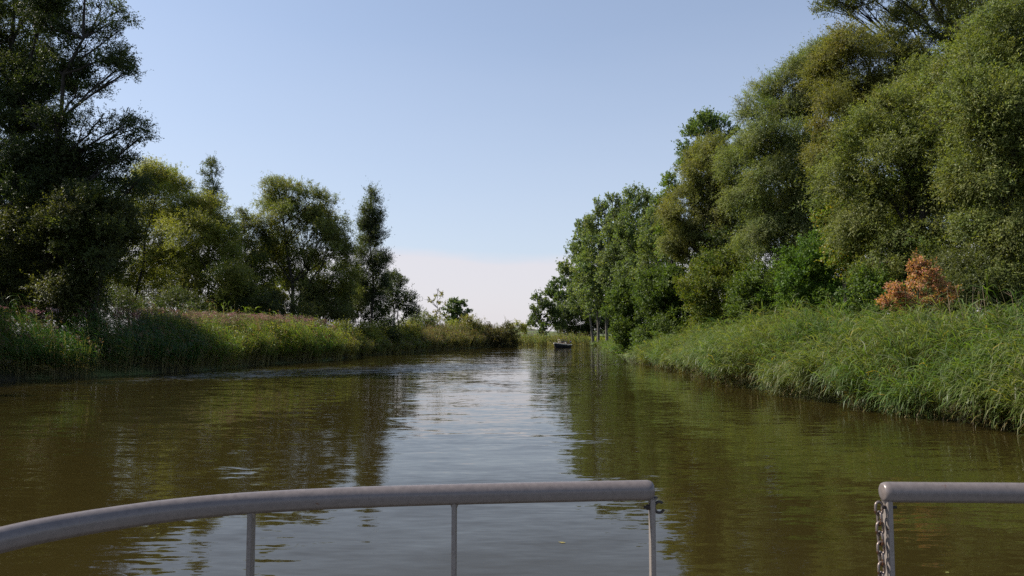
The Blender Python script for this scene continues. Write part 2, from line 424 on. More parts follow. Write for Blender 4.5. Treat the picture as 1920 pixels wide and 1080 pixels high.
tree('willow_tree', 'yellow-green rounded willow just right of the dark leaning willow', 'tree', GL, 74, 250,
     [(300, 340, 40), (335, 362, 30), (268, 352, 38), (235, 400, 48), (290, 410, 50), (250, 470, 52), (215, 520, 44), (285, 520, 50), (340, 420, 32), (250, 560, 36)],
     YWILLOW, 3.3, .2, seed=4, stems=2)
tree('willow_tree', 'broad bushy yellow-green willow below the thin snag', 'tree', GL, 72, 375,
     [(352, 390, 36), (395, 392, 34), (325, 420, 36), (418, 425, 32), (365, 450, 50), (410, 480, 44), (320, 480, 44), (370, 520, 52), (428, 525, 40), (322, 545, 38), (395, 565, 36)],
     YWILLOW, 3.3, .22, seed=5, stems=3)
tree('snag_tree', 'thin bare-stemmed tree with small tufted top rising above the bushy willow', 'tree', GL, 84, 392,
     [(396, 310, 13), (405, 324, 9), (390, 330, 10), (393, 346, 12), (398, 358, 12), (392, 368, 15), (400, 382, 16), (386, 392, 18), (396, 408, 20), (394, 440, 24)],
     dict(WILLOW, cols=[(.09, .11, .04), (.06, .08, .03)]), 3.0, .14, seed=6, depth=.5)
tree('willow_tree', 'narrow willow between the broad bushy willow and the tall spreading one', 'tree', GL, 86, 462,
     [(455, 408, 17), (460, 432, 22), (442, 455, 26), (478, 470, 30), (455, 500, 34), (480, 530, 32), (445, 545, 32), (476, 432, 22), (492, 458, 24)],
     dict(YWILLOW, cols=[(.10, .115, .035), (.075, .09, .03)]), 2.9, .16, seed=7)
tree('willow_tree', 'tall spreading willow with forked limbs against the sky, left of the slender poplar', 'tree', GL, 88, 560,
     [(520, 352, 24), (548, 362, 22), (512, 385, 30), (575, 358, 22), (600, 372, 17), (626, 380, 12), (548, 405, 38), (502, 425, 30), (590, 405, 30), (635, 418, 22), (600, 440, 36), (536, 450, 44), (500, 480, 34), (575, 490, 46), (625, 470, 28), (530, 530, 44), (590, 545, 40), (640, 520, 28), (500, 560, 34)],
     dict(WILLOW, cols=[(.15, .17, .045), (.115, .135, .038), (.19, .2, .06)]), 3.6, .28, seed=8, open_=0, stems=2)
tree('willow_tree', 'thin wispy young tree standing between spreading willow and slender poplar', 'tree', GL, 90, 652,
     [(650, 455, 10), (648, 478, 14), (658, 500, 16), (644, 520, 18), (655, 548, 24), (640, 575, 26)],
     WILLOW, 2.4, .1, seed=9, depth=.7)
tree('poplar_tree', 'slender conical poplar with straight dark stem, at the right end of the left wood', 'tree', GL, 95, 697,
     [(697, 366, 9), (700, 384, 14), (688, 400, 14), (708, 412, 16), (690, 428, 20), (712, 445, 17), (694, 460, 22), (680, 480, 17), (712, 490, 18), (696, 505, 24), (676, 530, 22), (708, 535, 24), (690, 560, 28)],
     dict(GREYWILLOW, cols=[(.075, .095, .045), (.055, .07, .035)], droop=-.25), 4.6, .2, seed=10, depth=.9)
tree('willow_tree', 'dark low willow sloping down to the water, right of the slender poplar', 'tree', GL, 103, 742,
     [(733, 522, 16), (752, 538, 17), (728, 548, 22), (765, 560, 15), (745, 568, 24), (720, 585, 24), (770, 585, 16)],
     DARK, 2.9, .16, seed=11, stems=2)
tree('yellow_tree', 'thin yellowing half-bare tree on the left spit', 'tree', GL, 138, 820,
     [(821, 543, 5), (815, 553, 6), (828, 556, 6), (820, 568, 8), (810, 566, 5), (834, 572, 7), (800, 562, 5), (822, 585, 11), (812, 596, 11), (832, 596, 11)],
     YSPARSE, 1.7, .12, seed=12, open_=1, depth=.8, minpx=1.5)
tree('broadleaf_tree', 'distant bluish round tree seen beyond the thin yellowing tree', 'tree', 'distant trees', 330, 860,
     [(850, 570, 11), (866, 573, 11), (876, 585, 7), (842, 582, 12), (858, 588, 14), (872, 596, 10), (848, 602, 13), (864, 606, 12)],
     POPLAR, 4.6, .35, seed=13, minpx=1.6)
# dark lower storey of the left wood
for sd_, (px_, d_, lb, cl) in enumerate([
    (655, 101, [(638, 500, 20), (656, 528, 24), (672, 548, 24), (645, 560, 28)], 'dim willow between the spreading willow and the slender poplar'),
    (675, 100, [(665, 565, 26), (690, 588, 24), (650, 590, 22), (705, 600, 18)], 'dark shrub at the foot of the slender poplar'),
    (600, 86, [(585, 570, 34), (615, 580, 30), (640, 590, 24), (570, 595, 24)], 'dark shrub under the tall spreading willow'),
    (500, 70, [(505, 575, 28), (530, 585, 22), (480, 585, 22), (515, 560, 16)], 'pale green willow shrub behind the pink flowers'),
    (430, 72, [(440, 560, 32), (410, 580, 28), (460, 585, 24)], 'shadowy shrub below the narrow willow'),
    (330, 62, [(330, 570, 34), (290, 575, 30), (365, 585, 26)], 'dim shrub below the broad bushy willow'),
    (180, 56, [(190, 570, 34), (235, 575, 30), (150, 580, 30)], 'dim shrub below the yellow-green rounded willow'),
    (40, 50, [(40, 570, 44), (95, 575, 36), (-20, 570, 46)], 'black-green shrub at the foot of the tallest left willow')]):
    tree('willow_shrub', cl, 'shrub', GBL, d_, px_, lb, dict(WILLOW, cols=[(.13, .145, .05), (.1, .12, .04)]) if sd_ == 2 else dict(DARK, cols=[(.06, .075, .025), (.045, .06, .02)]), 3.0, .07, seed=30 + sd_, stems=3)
for sd_, (px_, d_, lb, kd, cl) in enumerate([
    (725, 92, [(722, 612, 15), (738, 622, 14), (712, 626, 13), (728, 634, 14), (720, 646, 12)], DARK, 'dark round bush overhanging the water, left bank beyond the flowers'),
    (765, 104, [(760, 616, 13), (775, 622, 12), (752, 630, 12), (770, 636, 12)], YWILLOW, 'yellowish bush beside the dark round one'),
    (645, 78, [(640, 622, 14), (655, 630, 14), (630, 636, 12), (668, 640, 11)], dict(YWILLOW, cols=[(.16, .17, .04), (.12, .14, .035)]), 'yellow-green leafy bush at the end of the pink flowers'),
    (790, 122, [(785, 598, 13), (802, 604, 12), (790, 612, 13), (775, 605, 10)], GREYWILLOW, 'grey-green bush before the thin yellowing tree'),
    (810, 122, [(812, 618, 12), (830, 622, 12), (800, 628, 12), (822, 634, 11)], DARK, 'dark bush hanging over the water near the left spit'),
    (886, 128, [(882, 605, 11), (893, 612, 9), (886, 620, 12), (876, 626, 9), (894, 630, 9)], dict(YWILLOW, cols=[(.17, .16, .04), (.13, .13, .035)]), 'golden-green bush standing above the brown reeds of the spit'),
    (852, 128, [(850, 617, 12), (862, 624, 11), (842, 628, 11)], YWILLOW, 'low olive bush between dark bush and golden-green bush'),
    (940, 131, [(915, 622, 12), (930, 626, 13), (948, 624, 13), (962, 628, 11), (925, 640, 11), (945, 641, 12), (964, 641, 9)], dict(DARK, cols=[(.075, .075, .03), (.055, .06, .025), (.1, .085, .04)]), 'dark rounded bush mass ending the left spit at the water'),
    (690, 84, [(682, 622, 13), (697, 628, 13), (688, 640, 12), (704, 642, 11)], dict(YWILLOW), 'olive bush right of the yellow-green leafy one at the waterline')]):
    lb = [(a_, b_, c_ * 1.25) for a_, b_, c_ in lb]
    tree('bush', cl, 'bush', GBL, d_, px_, lb, kd, 3.0, .05, seed=50 + sd_, stems=3, minpx=1.5)

for q, (x_, y_, hh_, cl) in enumerate([(-36, 37, 15, 'dark willow left of the picture edge, added unseen to shade the left reeds'),  # out of view, added so its shade falls on the leftmost reeds
                                   (-35, 26, 16, 'dark willow left of the picture edge, mirrored in the dark corner of the water'),
                                   (-38, 14, 15, 'dark willow left of the picture edge, standing closest to the boat')]):
    rg = np.random.default_rng(200 + q); bpx_ = 960 + x_ / y_ * F; k_ = F / y_; hz_ = 628
    lb = [(bpx_ + rg.uniform(-3.2, 3.2) * k_, hz_ - (rg.uniform(.22, .9) * hh_ - 2.2) * k_, 2.3 * k_) for _ in range(13)] + [(bpx_ + a_ * k_, hz_ - .4 * k_, 2.4 * k_) for a_ in (-2, 0, 2.4)]
    tree('willow_tree', cl, 'tree', GL, y_, bpx_, lb, dict(DARK, L=.22, W=.1), 3.2, .3, seed=210 + q)
# ---- right bank
tree('willow_tree', 'huge grey-green willow nearest on the right edge, crown from the reeds to the picture top', 'tree', GRR, 31, 1900,
     [(1905, 75, 78), (1850, 130, 62), (1820, 195, 58), (1880, 215, 76), (1960, 150, 90), (1930, 330, 88), (1860, 330, 60), (1862, 262, 52), (1905, 275, 54), (1885, 430, 66), (1945, 470, 76), (1840, 425, 42), (1860, 510, 46), (1920, 545, 50), (2040, 300, 110), (2040, 100, 100)],
     WILLOW, 4.8, .34, seed=14)
tree('willow_tree', 'large domed willow left of the edge willow, orange shrub at its foot', 'tree', GRR, 36, 1700,
     [(1725, 175, 60), (1660, 215, 56), (1780, 160, 50), (1612, 262, 50), (1700, 280, 68), (1770, 260, 58), (1600, 340, 52), (1660, 370, 62), (1740, 370, 60), (1790, 350, 44), (1620, 430, 52), (1690, 455, 56), (1760, 450, 46), (1650, 505, 42), (1730, 510, 36)],
     WILLOW, 4.8, .30, seed=15, stems=2)
tree('willow_tree', 'tall dark willow at top right, bare dark limbs against the blue above the other crowns', 'tree', GRR, 48, 1740,
     [(1572, -5, 38), (1618, 15, 34), (1650, -30, 50), (1700, 50, 44), (1740, 10, 50), (1790, 60, 50), (1830, 10, 60), (1880, 30, 56), (1760, 110, 50), (1940, 10, 70), (1840, -70, 90), (1700, -80, 80), (1850, 110, 50)],
     dict(DARK, cols=[(.085, .095, .03), (.06, .075, .025), (.12, .13, .035)]), 4.4, .34, seed=16, open_=1)
tree('willow_tree', 'olive willow with dark forked limb showing in its upper crown, between domed and grey-green willows', 'tree', GRR, 46, 1640,
     [(1600, 90, 46), (1650, 105, 50), (1560, 130, 40), (1700, 125, 44), (1600, 165, 52), (1560, 200, 44), (1660, 170, 44), (1590, 235, 44), (1560, 290, 40)],
     dict(WILLOW, cols=[(.14, .14, .04), (.10, .11, .032), (.17, .17, .05)]), 4.4, .25, seed=17)
tree('willow_tree', 'grey-green feathery willow whose crown slopes down to the left, middle of the right bank', 'tree', GRR, 54, 1480,
     [(1530, 115, 38), (1492, 140, 38), (1455, 175, 38), (1420, 215, 36), (1500, 200, 50), (1545, 190, 44), (1440, 260, 48), (1500, 280, 52), (1400, 300, 42), (1455, 335, 50), (1520, 360, 50), (1405, 380, 46), (1465, 410, 50), (1530, 430, 46), (1420, 450, 40), (1480, 480, 42)],
     GREYWILLOW, 4.4, .28, seed=18, stems=2)
tree('willow_tree', 'olive-yellow willow with small separate top tuft, right beside the poplar row', 'tree', GRR, 68, 1340,
     [(1338, 290, 40), (1305, 300, 26), (1370, 300, 30), (1290, 330, 24), (1330, 345, 42), (1285, 372, 34), (1375, 360, 36), (1310, 405, 44), (1262, 405, 26), (1360, 420, 42), (1290, 450, 40), (1345, 470, 40), (1262, 460, 28), (1395, 440, 36)],
     dict(YWILLOW, cols=[(.15, .155, .05), (.115, .125, .042), (.18, .19, .06)]), 4.2, .24, seed=19, stems=2)
tree('poplar_tree', 'bright green poplar top rising above the olive-yellow willow', 'tree', GRR, 78, 1325,
     [(1325, 228, 22), (1350, 236, 20), (1302, 250, 20), (1335, 262, 28), (1372, 250, 14), (1288, 285, 20), (1310, 300, 30), (1350, 310, 30)],
     dict(POPLAR, cols=[(.09, .14, .045), (.07, .11, .035), (.12, .17, .055)]), 4.2, .24, bark=M_PBARK, seed=20)
tree('broadleaf_tree', 'leafy bright green tree poking out left of the olive-yellow willow', 'tree', GRR, 82, 1262,
     [(1258, 342, 18), (1272, 360, 22), (1250, 372, 18), (1262, 395, 24), (1250, 425, 22), (1275, 440, 26), (1258, 470, 24)],
     BRIGHT, 3.0, .2, seed=21)
pop = [(1232, 120, 372, 38, 'nearest poplar of the row, partly behind the leafy bright green tree', 1238),
       (1196, 128, 350, 40, 'tallest poplar of the row, second from its near end', 1200),
       (1163, 134, 366, 40, 'poplar third from the near end of the row, narrow pointed crown', 1168),
       (1130, 142, 372, 34, 'poplar in the middle of the row with pale trunk at the bend', 1138),
       (1102, 150, 406, 34, 'poplar with bare leaning trunk above the far reeds', 1122),
       (1078, 158, 456, 28, 'shortest poplar of the row, at its far left end', 1112)]
for q, (px_, d_, ty, hw, lb, bpx) in enumerate(pop):
    rg = np.random.default_rng(100 + q); L_ = []
    y_ = ty + 10; fr = 0
    while y_ < 585:
        fr = (y_ - ty) / (600 - ty); ww = hw * (.4 + .8 * min(1, fr * 3.0)) * (1 if fr < .8 else .8)
        cx_ = px_ + (bpx - px_) * fr * .6
        L_.append((cx_ - ww * .45 + rg.uniform(-9, 9), y_, ww * rg.uniform(.45, .62))); L_.append((cx_ + ww * .45 + rg.uniform(-4, 4), y_ + 7, ww * .55))
        y_ += ww * rg.uniform(.5, .66)
    tree('poplar_tree', lb, 'tree', GP, d_, bpx, L_, dict(POPLAR, cols=[(.125, .165, .07), (.095, .13, .052), (.155, .195, .085)]), 4.6, .27, bark=M_PBARK, seed=60 + q, back=False, minpx=1.7)
tree('broadleaf_tree', 'distant round tree behind the far end of the poplar row', 'tree', 'distant trees', 230, 1052,
     [(1045, 535, 14), (1062, 540, 16), (1035, 552, 13), (1055, 562, 18), (1075, 560, 16), (1045, 585, 16), (1075, 590, 18)], POPLAR, 4.6, .3, seed=22, minpx=1.6)
tree('broadleaf_tree', 'dark big-leaved tree at the water bend behind the motorboat', 'tree', GRR, 170, 1020,
     [(1008, 562, 10), (1002, 585, 12), (1022, 575, 14), (1012, 600, 14), (1038, 590, 15), (1030, 608, 13), (1000, 608, 9), (1015, 618, 12), (1045, 612, 14), (1002, 600, 10)],
     dict(POPLAR, cols=[(.06, .085, .03), (.09, .12, .045)], L=.3), 4.2, .16, seed=23, stems=2)
tree('broadleaf_tree', 'deep shadowed tree behind the leaning poplar trunks', 'tree', GRR, 185, 1080,
     [(1060, 590, 20), (1085, 585, 22), (1105, 600, 18), (1070, 610, 18), (1135, 600, 26), (1160, 580, 24), (1098, 622, 14), (1078, 622, 14), (1060, 620, 14), (1090, 615, 18), (1115, 612, 18), (1140, 618, 18)], dict(DARK, L=.3), 4.4, .2, seed=24)
bush_spec = [
    (1172, 82, [(1175, 550, 30), (1162, 575, 30), (1195, 575, 32), (1165, 605, 30), (1195, 610, 32), (1168, 632, 26), (1192, 640, 28), (1180, 655, 20), (1205, 655, 20)], ALDER, 'dark round bush at the water edge, farthest of the right bank bushes'),
    (1245, 70, [(1230, 530, 32), (1262, 530, 34), (1222, 560, 34), (1255, 570, 38), (1290, 560, 36), (1225, 600, 36), (1262, 612, 38), (1300, 600, 36), (1215, 632, 28), (1250, 640, 28), (1290, 630, 30)], ALDER, 'broad dark green bush next to the farthest round one'),
    (1350, 58, [(1330, 500, 34), (1375, 492, 36), (1300, 530, 36), (1345, 535, 42), (1400, 535, 40), (1320, 575, 38), (1370, 580, 38), (1410, 580, 36), (1320, 612, 34), (1370, 612, 34)], dict(ALDER, cols=[(.10, .13, .025), (.07, .105, .02), (.14, .15, .03)]), 'olive-topped large bush in the middle of the right bank'),
    (1450, 50, [(1430, 530, 40), (1475, 520, 38), (1405, 565, 36), (1450, 575, 40), (1495, 565, 40), (1430, 600, 34), (1480, 600, 34), (1520, 595, 34)], ALDER, 'low dark bush whose foot is hidden by reeds, between two large bushes'),
    (1540, 44, [(1520, 475, 42), (1490, 505, 38), (1560, 490, 42), (1530, 535, 46), (1580, 540, 42), (1490, 550, 40), (1560, 575, 40), (1605, 580, 36)], dict(BRIGHT, cols=[(.085, .145, .024), (.065, .115, .02)]), 'bright green broad-leaved bush below the feathery willow'),
    (1590, 40, [(1575, 380, 24), (1560, 415, 28), (1592, 435, 30), (1570, 470, 32), (1605, 490, 34)], dict(BRIGHT, cols=[(.12, .175, .025), (.09, .145, .022), (.22, .18, .03)]), 'yellow-green climber-clad shrub rising against the domed willow'),
    (1640, 34, [(1635, 525, 34), (1610, 560, 30), (1660, 560, 34), (1640, 585, 30)], dict(ALDER), 'small dark bush left of the orange shrub'),
    (1800, 30, [(1800, 505, 40), (1770, 540, 38), (1830, 540, 40), (1870, 560, 38), (1900, 575, 36), (1800, 575, 34)], dict(WILLOW, cols=[(.09, .105, .035), (.07, .085, .028)]), 'dull olive bush right of the orange shrub'),
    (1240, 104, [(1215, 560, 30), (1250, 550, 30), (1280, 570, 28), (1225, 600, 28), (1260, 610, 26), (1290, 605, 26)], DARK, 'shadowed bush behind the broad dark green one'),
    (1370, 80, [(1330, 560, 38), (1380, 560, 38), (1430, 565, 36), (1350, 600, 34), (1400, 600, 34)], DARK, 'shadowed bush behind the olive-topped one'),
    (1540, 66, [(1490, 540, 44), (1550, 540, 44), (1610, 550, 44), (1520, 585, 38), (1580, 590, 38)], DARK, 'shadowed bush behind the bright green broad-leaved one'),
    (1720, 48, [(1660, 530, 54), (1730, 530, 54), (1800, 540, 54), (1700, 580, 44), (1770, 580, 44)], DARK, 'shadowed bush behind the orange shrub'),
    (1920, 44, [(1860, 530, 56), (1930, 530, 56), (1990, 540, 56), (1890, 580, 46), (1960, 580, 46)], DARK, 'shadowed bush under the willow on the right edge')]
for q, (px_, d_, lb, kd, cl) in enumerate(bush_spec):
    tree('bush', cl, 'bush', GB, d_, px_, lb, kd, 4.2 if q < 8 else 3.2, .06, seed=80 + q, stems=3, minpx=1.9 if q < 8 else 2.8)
tree('orange_shrub', 'rust-orange shrub glowing among green on the right bank behind the reeds', 'shrub', None, 28, 1720,
     [(1722, 496, 18), (1740, 514, 22), (1700, 560, 22), (1770, 550, 20), (1665, 568, 14), (1712, 528, 18), (1690, 545, 17), (1725, 548, 20), (1755, 535, 15), (1675, 560, 14), (1710, 572, 17), (1745, 570, 15)],
     ORANGE, 3.4, .05, seed=25, stems=3, depth=.8)
# deep wood behind the first rows
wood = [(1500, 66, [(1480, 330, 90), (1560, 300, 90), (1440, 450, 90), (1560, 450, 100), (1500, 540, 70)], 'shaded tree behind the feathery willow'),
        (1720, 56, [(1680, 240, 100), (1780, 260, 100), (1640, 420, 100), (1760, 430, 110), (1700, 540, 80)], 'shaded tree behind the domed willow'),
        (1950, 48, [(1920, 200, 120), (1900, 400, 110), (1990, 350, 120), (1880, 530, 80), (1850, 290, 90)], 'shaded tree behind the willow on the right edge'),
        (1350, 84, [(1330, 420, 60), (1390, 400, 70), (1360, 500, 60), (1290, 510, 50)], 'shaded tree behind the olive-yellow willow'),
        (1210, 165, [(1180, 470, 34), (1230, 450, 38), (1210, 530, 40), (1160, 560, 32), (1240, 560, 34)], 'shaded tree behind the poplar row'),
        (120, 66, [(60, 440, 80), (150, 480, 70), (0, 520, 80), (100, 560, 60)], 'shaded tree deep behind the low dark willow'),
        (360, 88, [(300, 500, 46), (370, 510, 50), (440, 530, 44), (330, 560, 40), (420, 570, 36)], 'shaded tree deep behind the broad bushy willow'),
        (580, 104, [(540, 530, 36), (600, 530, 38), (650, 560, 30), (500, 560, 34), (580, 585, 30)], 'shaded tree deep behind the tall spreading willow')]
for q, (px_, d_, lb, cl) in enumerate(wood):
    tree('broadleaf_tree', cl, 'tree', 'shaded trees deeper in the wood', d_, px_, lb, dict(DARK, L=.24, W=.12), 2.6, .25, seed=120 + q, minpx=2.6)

# ------------------------------------------------------------------ reeds
def bed(name, line, side, width, n, hfun, cols, leafL, leafW, nl=9, wind=(-.75, -.15), label=None, cat='reeds', y0=None, y1=None, seed=0, plume=0, edge=1.0, stemcol=(.24, .22, .11), uoff=-.25, tops=None):
    rng = np.random.default_rng(seed)
    seg = np.diff(line, axis=0); ln = np.linalg.norm(seg, axis=1)
    # denser where it is nearer
    mid = (line[1:] + line[:-1]) / 2
    wt = ln / np.maximum(mid[:, 1], 12) ** 1.1
    s_ = rng.choice(len(seg), n, p=wt / wt.sum()); t_ = rng.uniform(0, 1, n)
    u = uoff + width * rng.uniform(0, 1, n) ** 1.15
    def vn(x, y, f, ph):
        return (np.sin(x * f + 1.7 * np.sin(y * f * .53 + ph)) + np.sin(y * f * 1.13 + 1.9 * np.sin(x * f * .71 + ph * 2))) * .5
    nrm = np.stack([seg[:, 1], -seg[:, 0]], 1) / ln[:, None] * side
    B = line[s_] + seg[s_] * t_[:, None] + nrm[s_] * u[:, None]
    B += .35 * np.stack([np.sin(B[:, 1] * 1.1) + .6 * np.sin(B[:, 1] * 2.7 + 1), np.zeros(n)], 1) * (1 if side > 0 else -1) * .5
    keep = vn(B[:, 0], B[:, 1], 2.1, seed) * .6 + vn(B[:, 0], B[:, 1], 4.3, seed + 2) * .4 > rng.uniform(-.85, .35, n)
    B = B[keep]; s_ = s_[keep]; u = u[keep]; n = len(B)
    gz = np.maximum(gheight(B), -.15)
    pw = .75 + .55 * vn(B[:, 0], B[:, 1], .9, seed + 5)      # how far the wind has combed this patch
    pc = vn(B[:, 0], B[:, 1], .7, seed + 9)
    lump = 1 + .18 * vn(B[:, 0], B[:, 1], 1.6, 3) + .13 * np.sin(B[:, 1] * .9 + B[:, 0] * .5) + .09 * np.sin(B[:, 1] * 2.3 + 1.7) + .07 * np.sin(B[:, 0] * 2.1 + B[:, 1] * .3)
    hh = hfun(B[:, 0], B[:, 1]) * lump * rng.uniform(.6, 1.12, n) * np.where(rng.uniform(size=n) < .10, 1.25, 1)  * np.clip(.78 + .22 * (u / 1.2), .72, 1)
    lean = np.array([wind[0], wind[1]])[None] * rng.uniform(.1, .6, (n, 1)) * pw[:, None] - nrm[s_] * (np.clip(1.3 - u, 0, 1.5) * .32 * edge)[:, None] + rng.normal(size=(n, 2)) * .10
    def stem(t):          # t in 0..1 -> point
        x = B + lean * (hh * t ** 1.7)[:, None]
        return np.column_stack([x, gz + hh * (t - .16 * t ** 3 * np.linalg.norm(lean, axis=1) * 2)])
    VV = []; QQ = []; CC = []; off = 0
    # stems: two crossed thin strips of three pieces
    ts = [0, .35, .7, 1]
    sw = np.maximum(.0075, B[:, 1] * .00022)
    pts = [stem(np.full(n, a)) for a in ts]
    ang = rng.uniform(0, math.pi, n); sx = np.column_stack([np.cos(ang), np.sin(ang), np.zeros(n)])
    st = []
    for a, p_ in zip(ts, pts):
        wv = sx * (sw * (1 - .6 * a))[:, None]; st += [p_ - wv, p_ + wv]
    st = np.stack(st, 1).reshape(-1, 3); ix = np.arange(n)[:, None] * 8
    q = np.concatenate([ix + np.array([2 * a, 2 * a + 1, 2 * a + 3, 2 * a + 2]) for a in range(3)])
    VV.append(st); QQ.append(q); CC.append(np.tile(np.array(stemcol) * 1.0, (len(q), 1)) * rng.uniform(.6, 1.2, (len(q), 1))); off += len(st)
    # blades
    wdir = unit(np.array([wind[0], wind[1], 0.0]))
    for b_ in range(nl):
        t = np.clip(rng.uniform(.18, 1.0, n) ** .85, 0, 1)
        P = np.column_stack([B + lean * (hh * t ** 1.7)[:, None], gz + hh * (t - .16 * t ** 3 * np.linalg.norm(lean, axis=1) * 2)])
        L = leafL * rng.uniform(.55, 1.25, n) * (.75 + .4 * t)
        a = rng.uniform(0, 2 * math.pi, n)
        h = np.column_stack([np.cos(a), np.sin(a), np.zeros(n)]) * .6 + wdir * (1.15 * pw)[:, None] + rng.normal(size=(n, 3)) * .15
        h[:, 2] = 0; h = unit(h)
        el = rng.uniform(.0, 1.05, n) + .35 * (1 - pw)
        d0 = unit(h * np.cos(el)[:, None] + np.array([0, 0, 1]) * np.sin(el)[:, None])
        el2 = el - rng.uniform(.9, 1.7, n)
        d1 = unit(h * np.cos(el2)[:, None] + np.array([0, 0, 1]) * np.sin(el2)[:, None])
        wv = unit(np.cross(d0, np.column_stack([rng.normal(size=(n, 2)) * .35, np.ones(n)])))
        W = np.maximum(leafW, B[:, 1] * .0006) * rng.uniform(.6, 1.2, n)
        p1 = P + d0 * (L * .42)[:, None]; p2 = p1 + unit(d0 + d1) * (L * .32)[:, None]; p3 = p2 + d1 * (L * .3)[:, None]
        wv = wv * (W * .5)[:, None]
        v = np.stack([P - wv * .4, P + wv * .4, p1 + wv, p1 - wv, p2 + wv * .8, p2 - wv * .8, p3 + wv * .08, p3 - wv * .08], 1).reshape(-1, 3)
        ix = np.arange(n)[:, None] * 8 + off
        q = np.concatenate([ix + np.array([0, 1, 2, 3]), ix + np.array([3, 2, 4, 5]), ix + np.array([5, 4, 6, 7])])
        c = np.array(cols)[rng.integers(len(cols), size=n)] * rng.uniform(.7, 1.25, (n, 1)) * (1 + pc[:, None] * np.array([.22, .06, .1]))
        dry = (t < .42) & (rng.uniform(size=n) < .55); c[dry] = np.array([.26, .2, .09]) * rng.uniform(.6, 1.1, (dry.sum(), 1))
        yel = rng.uniform(size=n) < .008; c[yel] = (.34, .25, .05)
        VV.append(v); QQ.append(q); CC.append(np.tile(c, (3, 1))); off += len(v)
    if plume:
        k_ = rng.uniform(size=n) < plume; B2 = stem(np.ones(n))[k_]; m_ = len(B2)
        per = 10; idx = np.repeat(np.arange(m_), per); tt = rng.uniform(0, 1, m_ * per)
        P = B2[idx] + np.column_stack([wind[0] * tt * .15, wind[1] * tt * .1, tt * .28]) + rng.normal(size=(m_ * per, 3)) * .02
        d = unit(rng.normal(size=(m_ * per, 3)) * .6 + np.array([-.5, 0, .4]))
        v, q = leaf_arrays(P, d, np.full(m_ * per, .13), np.full(m_ * per, .035 if tops is None else .05), rng)
        VV.append(v); QQ.append(q + off); off += len(v)
        CC.append(np.tile(np.array(tops or (.17, .11, .085)), (len(q), 1)) * rng.uniform(.6, 1.3, (len(q), 1)))
    o = link_mesh(name, np_mesh(name, np.concatenate(VV), np.concatenate(QQ), np.concatenate(CC)), M_REED)
    tag(o, label, cat, None, 'stuff'); COUNT[0] += off // 4
    return o

def clipline(line, ya, yb):
    ys = np.linspace(ya, yb, max(6, int((yb - ya) / 2)))
    return np.column_stack([np.interp(ys, line[:, 1], line[:, 0]), ys])
RC = [(.092, .145, .033), (.072, .12, .03), (.122, .165, .042), (.145, .17, .08)]
bed('reed_bed', clipline(RIGHT, 9, 30), 1, 6.5, 15000, lambda x, y: np.interp(y, [10, 20, 30], [1.5, 1.85, 2.3]), RC, .70, .026, nl=10, seed=1,
    label='tall wind-bent green reeds along the near right bank, blades hanging over the water')
bed('reed_bed', clipline(RIGHT, 30, 62), 1, 6.0, 14500, lambda x, y: np.interp(y, [30, 36, 44, 55, 84], [2.3, 2.25, 1.9, 1.4, 1.1]), RC + [(.15, .18, .05)], .62, .028, nl=9, seed=2,
    label='lower reeds sloping down to the farthest bush of the right bank')
LC = [(.045, .105, .022), (.036, .085, .022), (.06, .13, .026)]  # blade greens darkened: the willows' shade is put into the colour
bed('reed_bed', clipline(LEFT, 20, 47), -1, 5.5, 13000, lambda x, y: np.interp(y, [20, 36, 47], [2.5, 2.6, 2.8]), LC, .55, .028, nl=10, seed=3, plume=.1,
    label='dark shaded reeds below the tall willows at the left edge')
bed('reed_bed', clipline(LEFT, 47, 68), -1, 6.0, 10500, lambda x, y: np.interp(y, [47, 68], [2.8, 2.6]), [(.14, .21, .03), (.11, .17, .028), (.17, .23, .035)], .55, .03, nl=10, seed=4, plume=.15,  # blades of the sunlit stretch: sunlight is put into their colour
    label='green reeds coloured brighter for sunlight, below the pink flowers on the left bank')
bed('riverside_herbs', clipline(LEFT, 68, 104), -1, 6.0, 8000, lambda x, y: np.interp(y, [68, 76, 104], [2.3, 1.7, 1.7]), [(.14, .16, .04), (.10, .13, .035), (.17, .18, .05)], .5, .045, nl=9, seed=5, plume=.15, cat='herbs',
    label='mixed yellow-green reeds and herbs between the leafy bush and the dark overhanging bush')
bed('reed_bed', clipline(LEFT, 104, 138.4), -1, 6.0, 8000, lambda x, y: np.interp(y, [104, 138], [2.3, 3.0]), [(.085, .10, .035), (.12, .125, .045), (.07, .09, .03)], .5, .05, nl=8, seed=6, plume=.7,
    label='brown-topped reeds on the tip of the left spit')
bed('reed_bed', np.concatenate([FARB[:5]]), -1, 9.0, 9500, lambda x, y: 2.4 + 0 * x, [(.13, .16, .05), (.10, .14, .04), (.17, .17, .06)], .5, .06, nl=8, seed=7, plume=.4, edge=.4,
    label='sunlit reed fringe across the bend behind the motorboat')
bed('reed_bed', clipline(RIGHT, 92, 151), 1, 5.0, 4200, lambda x, y: .8 + 0 * x, RC, .45, .05, nl=7, seed=8,
    label='low grass and reeds at the foot of the poplar row')

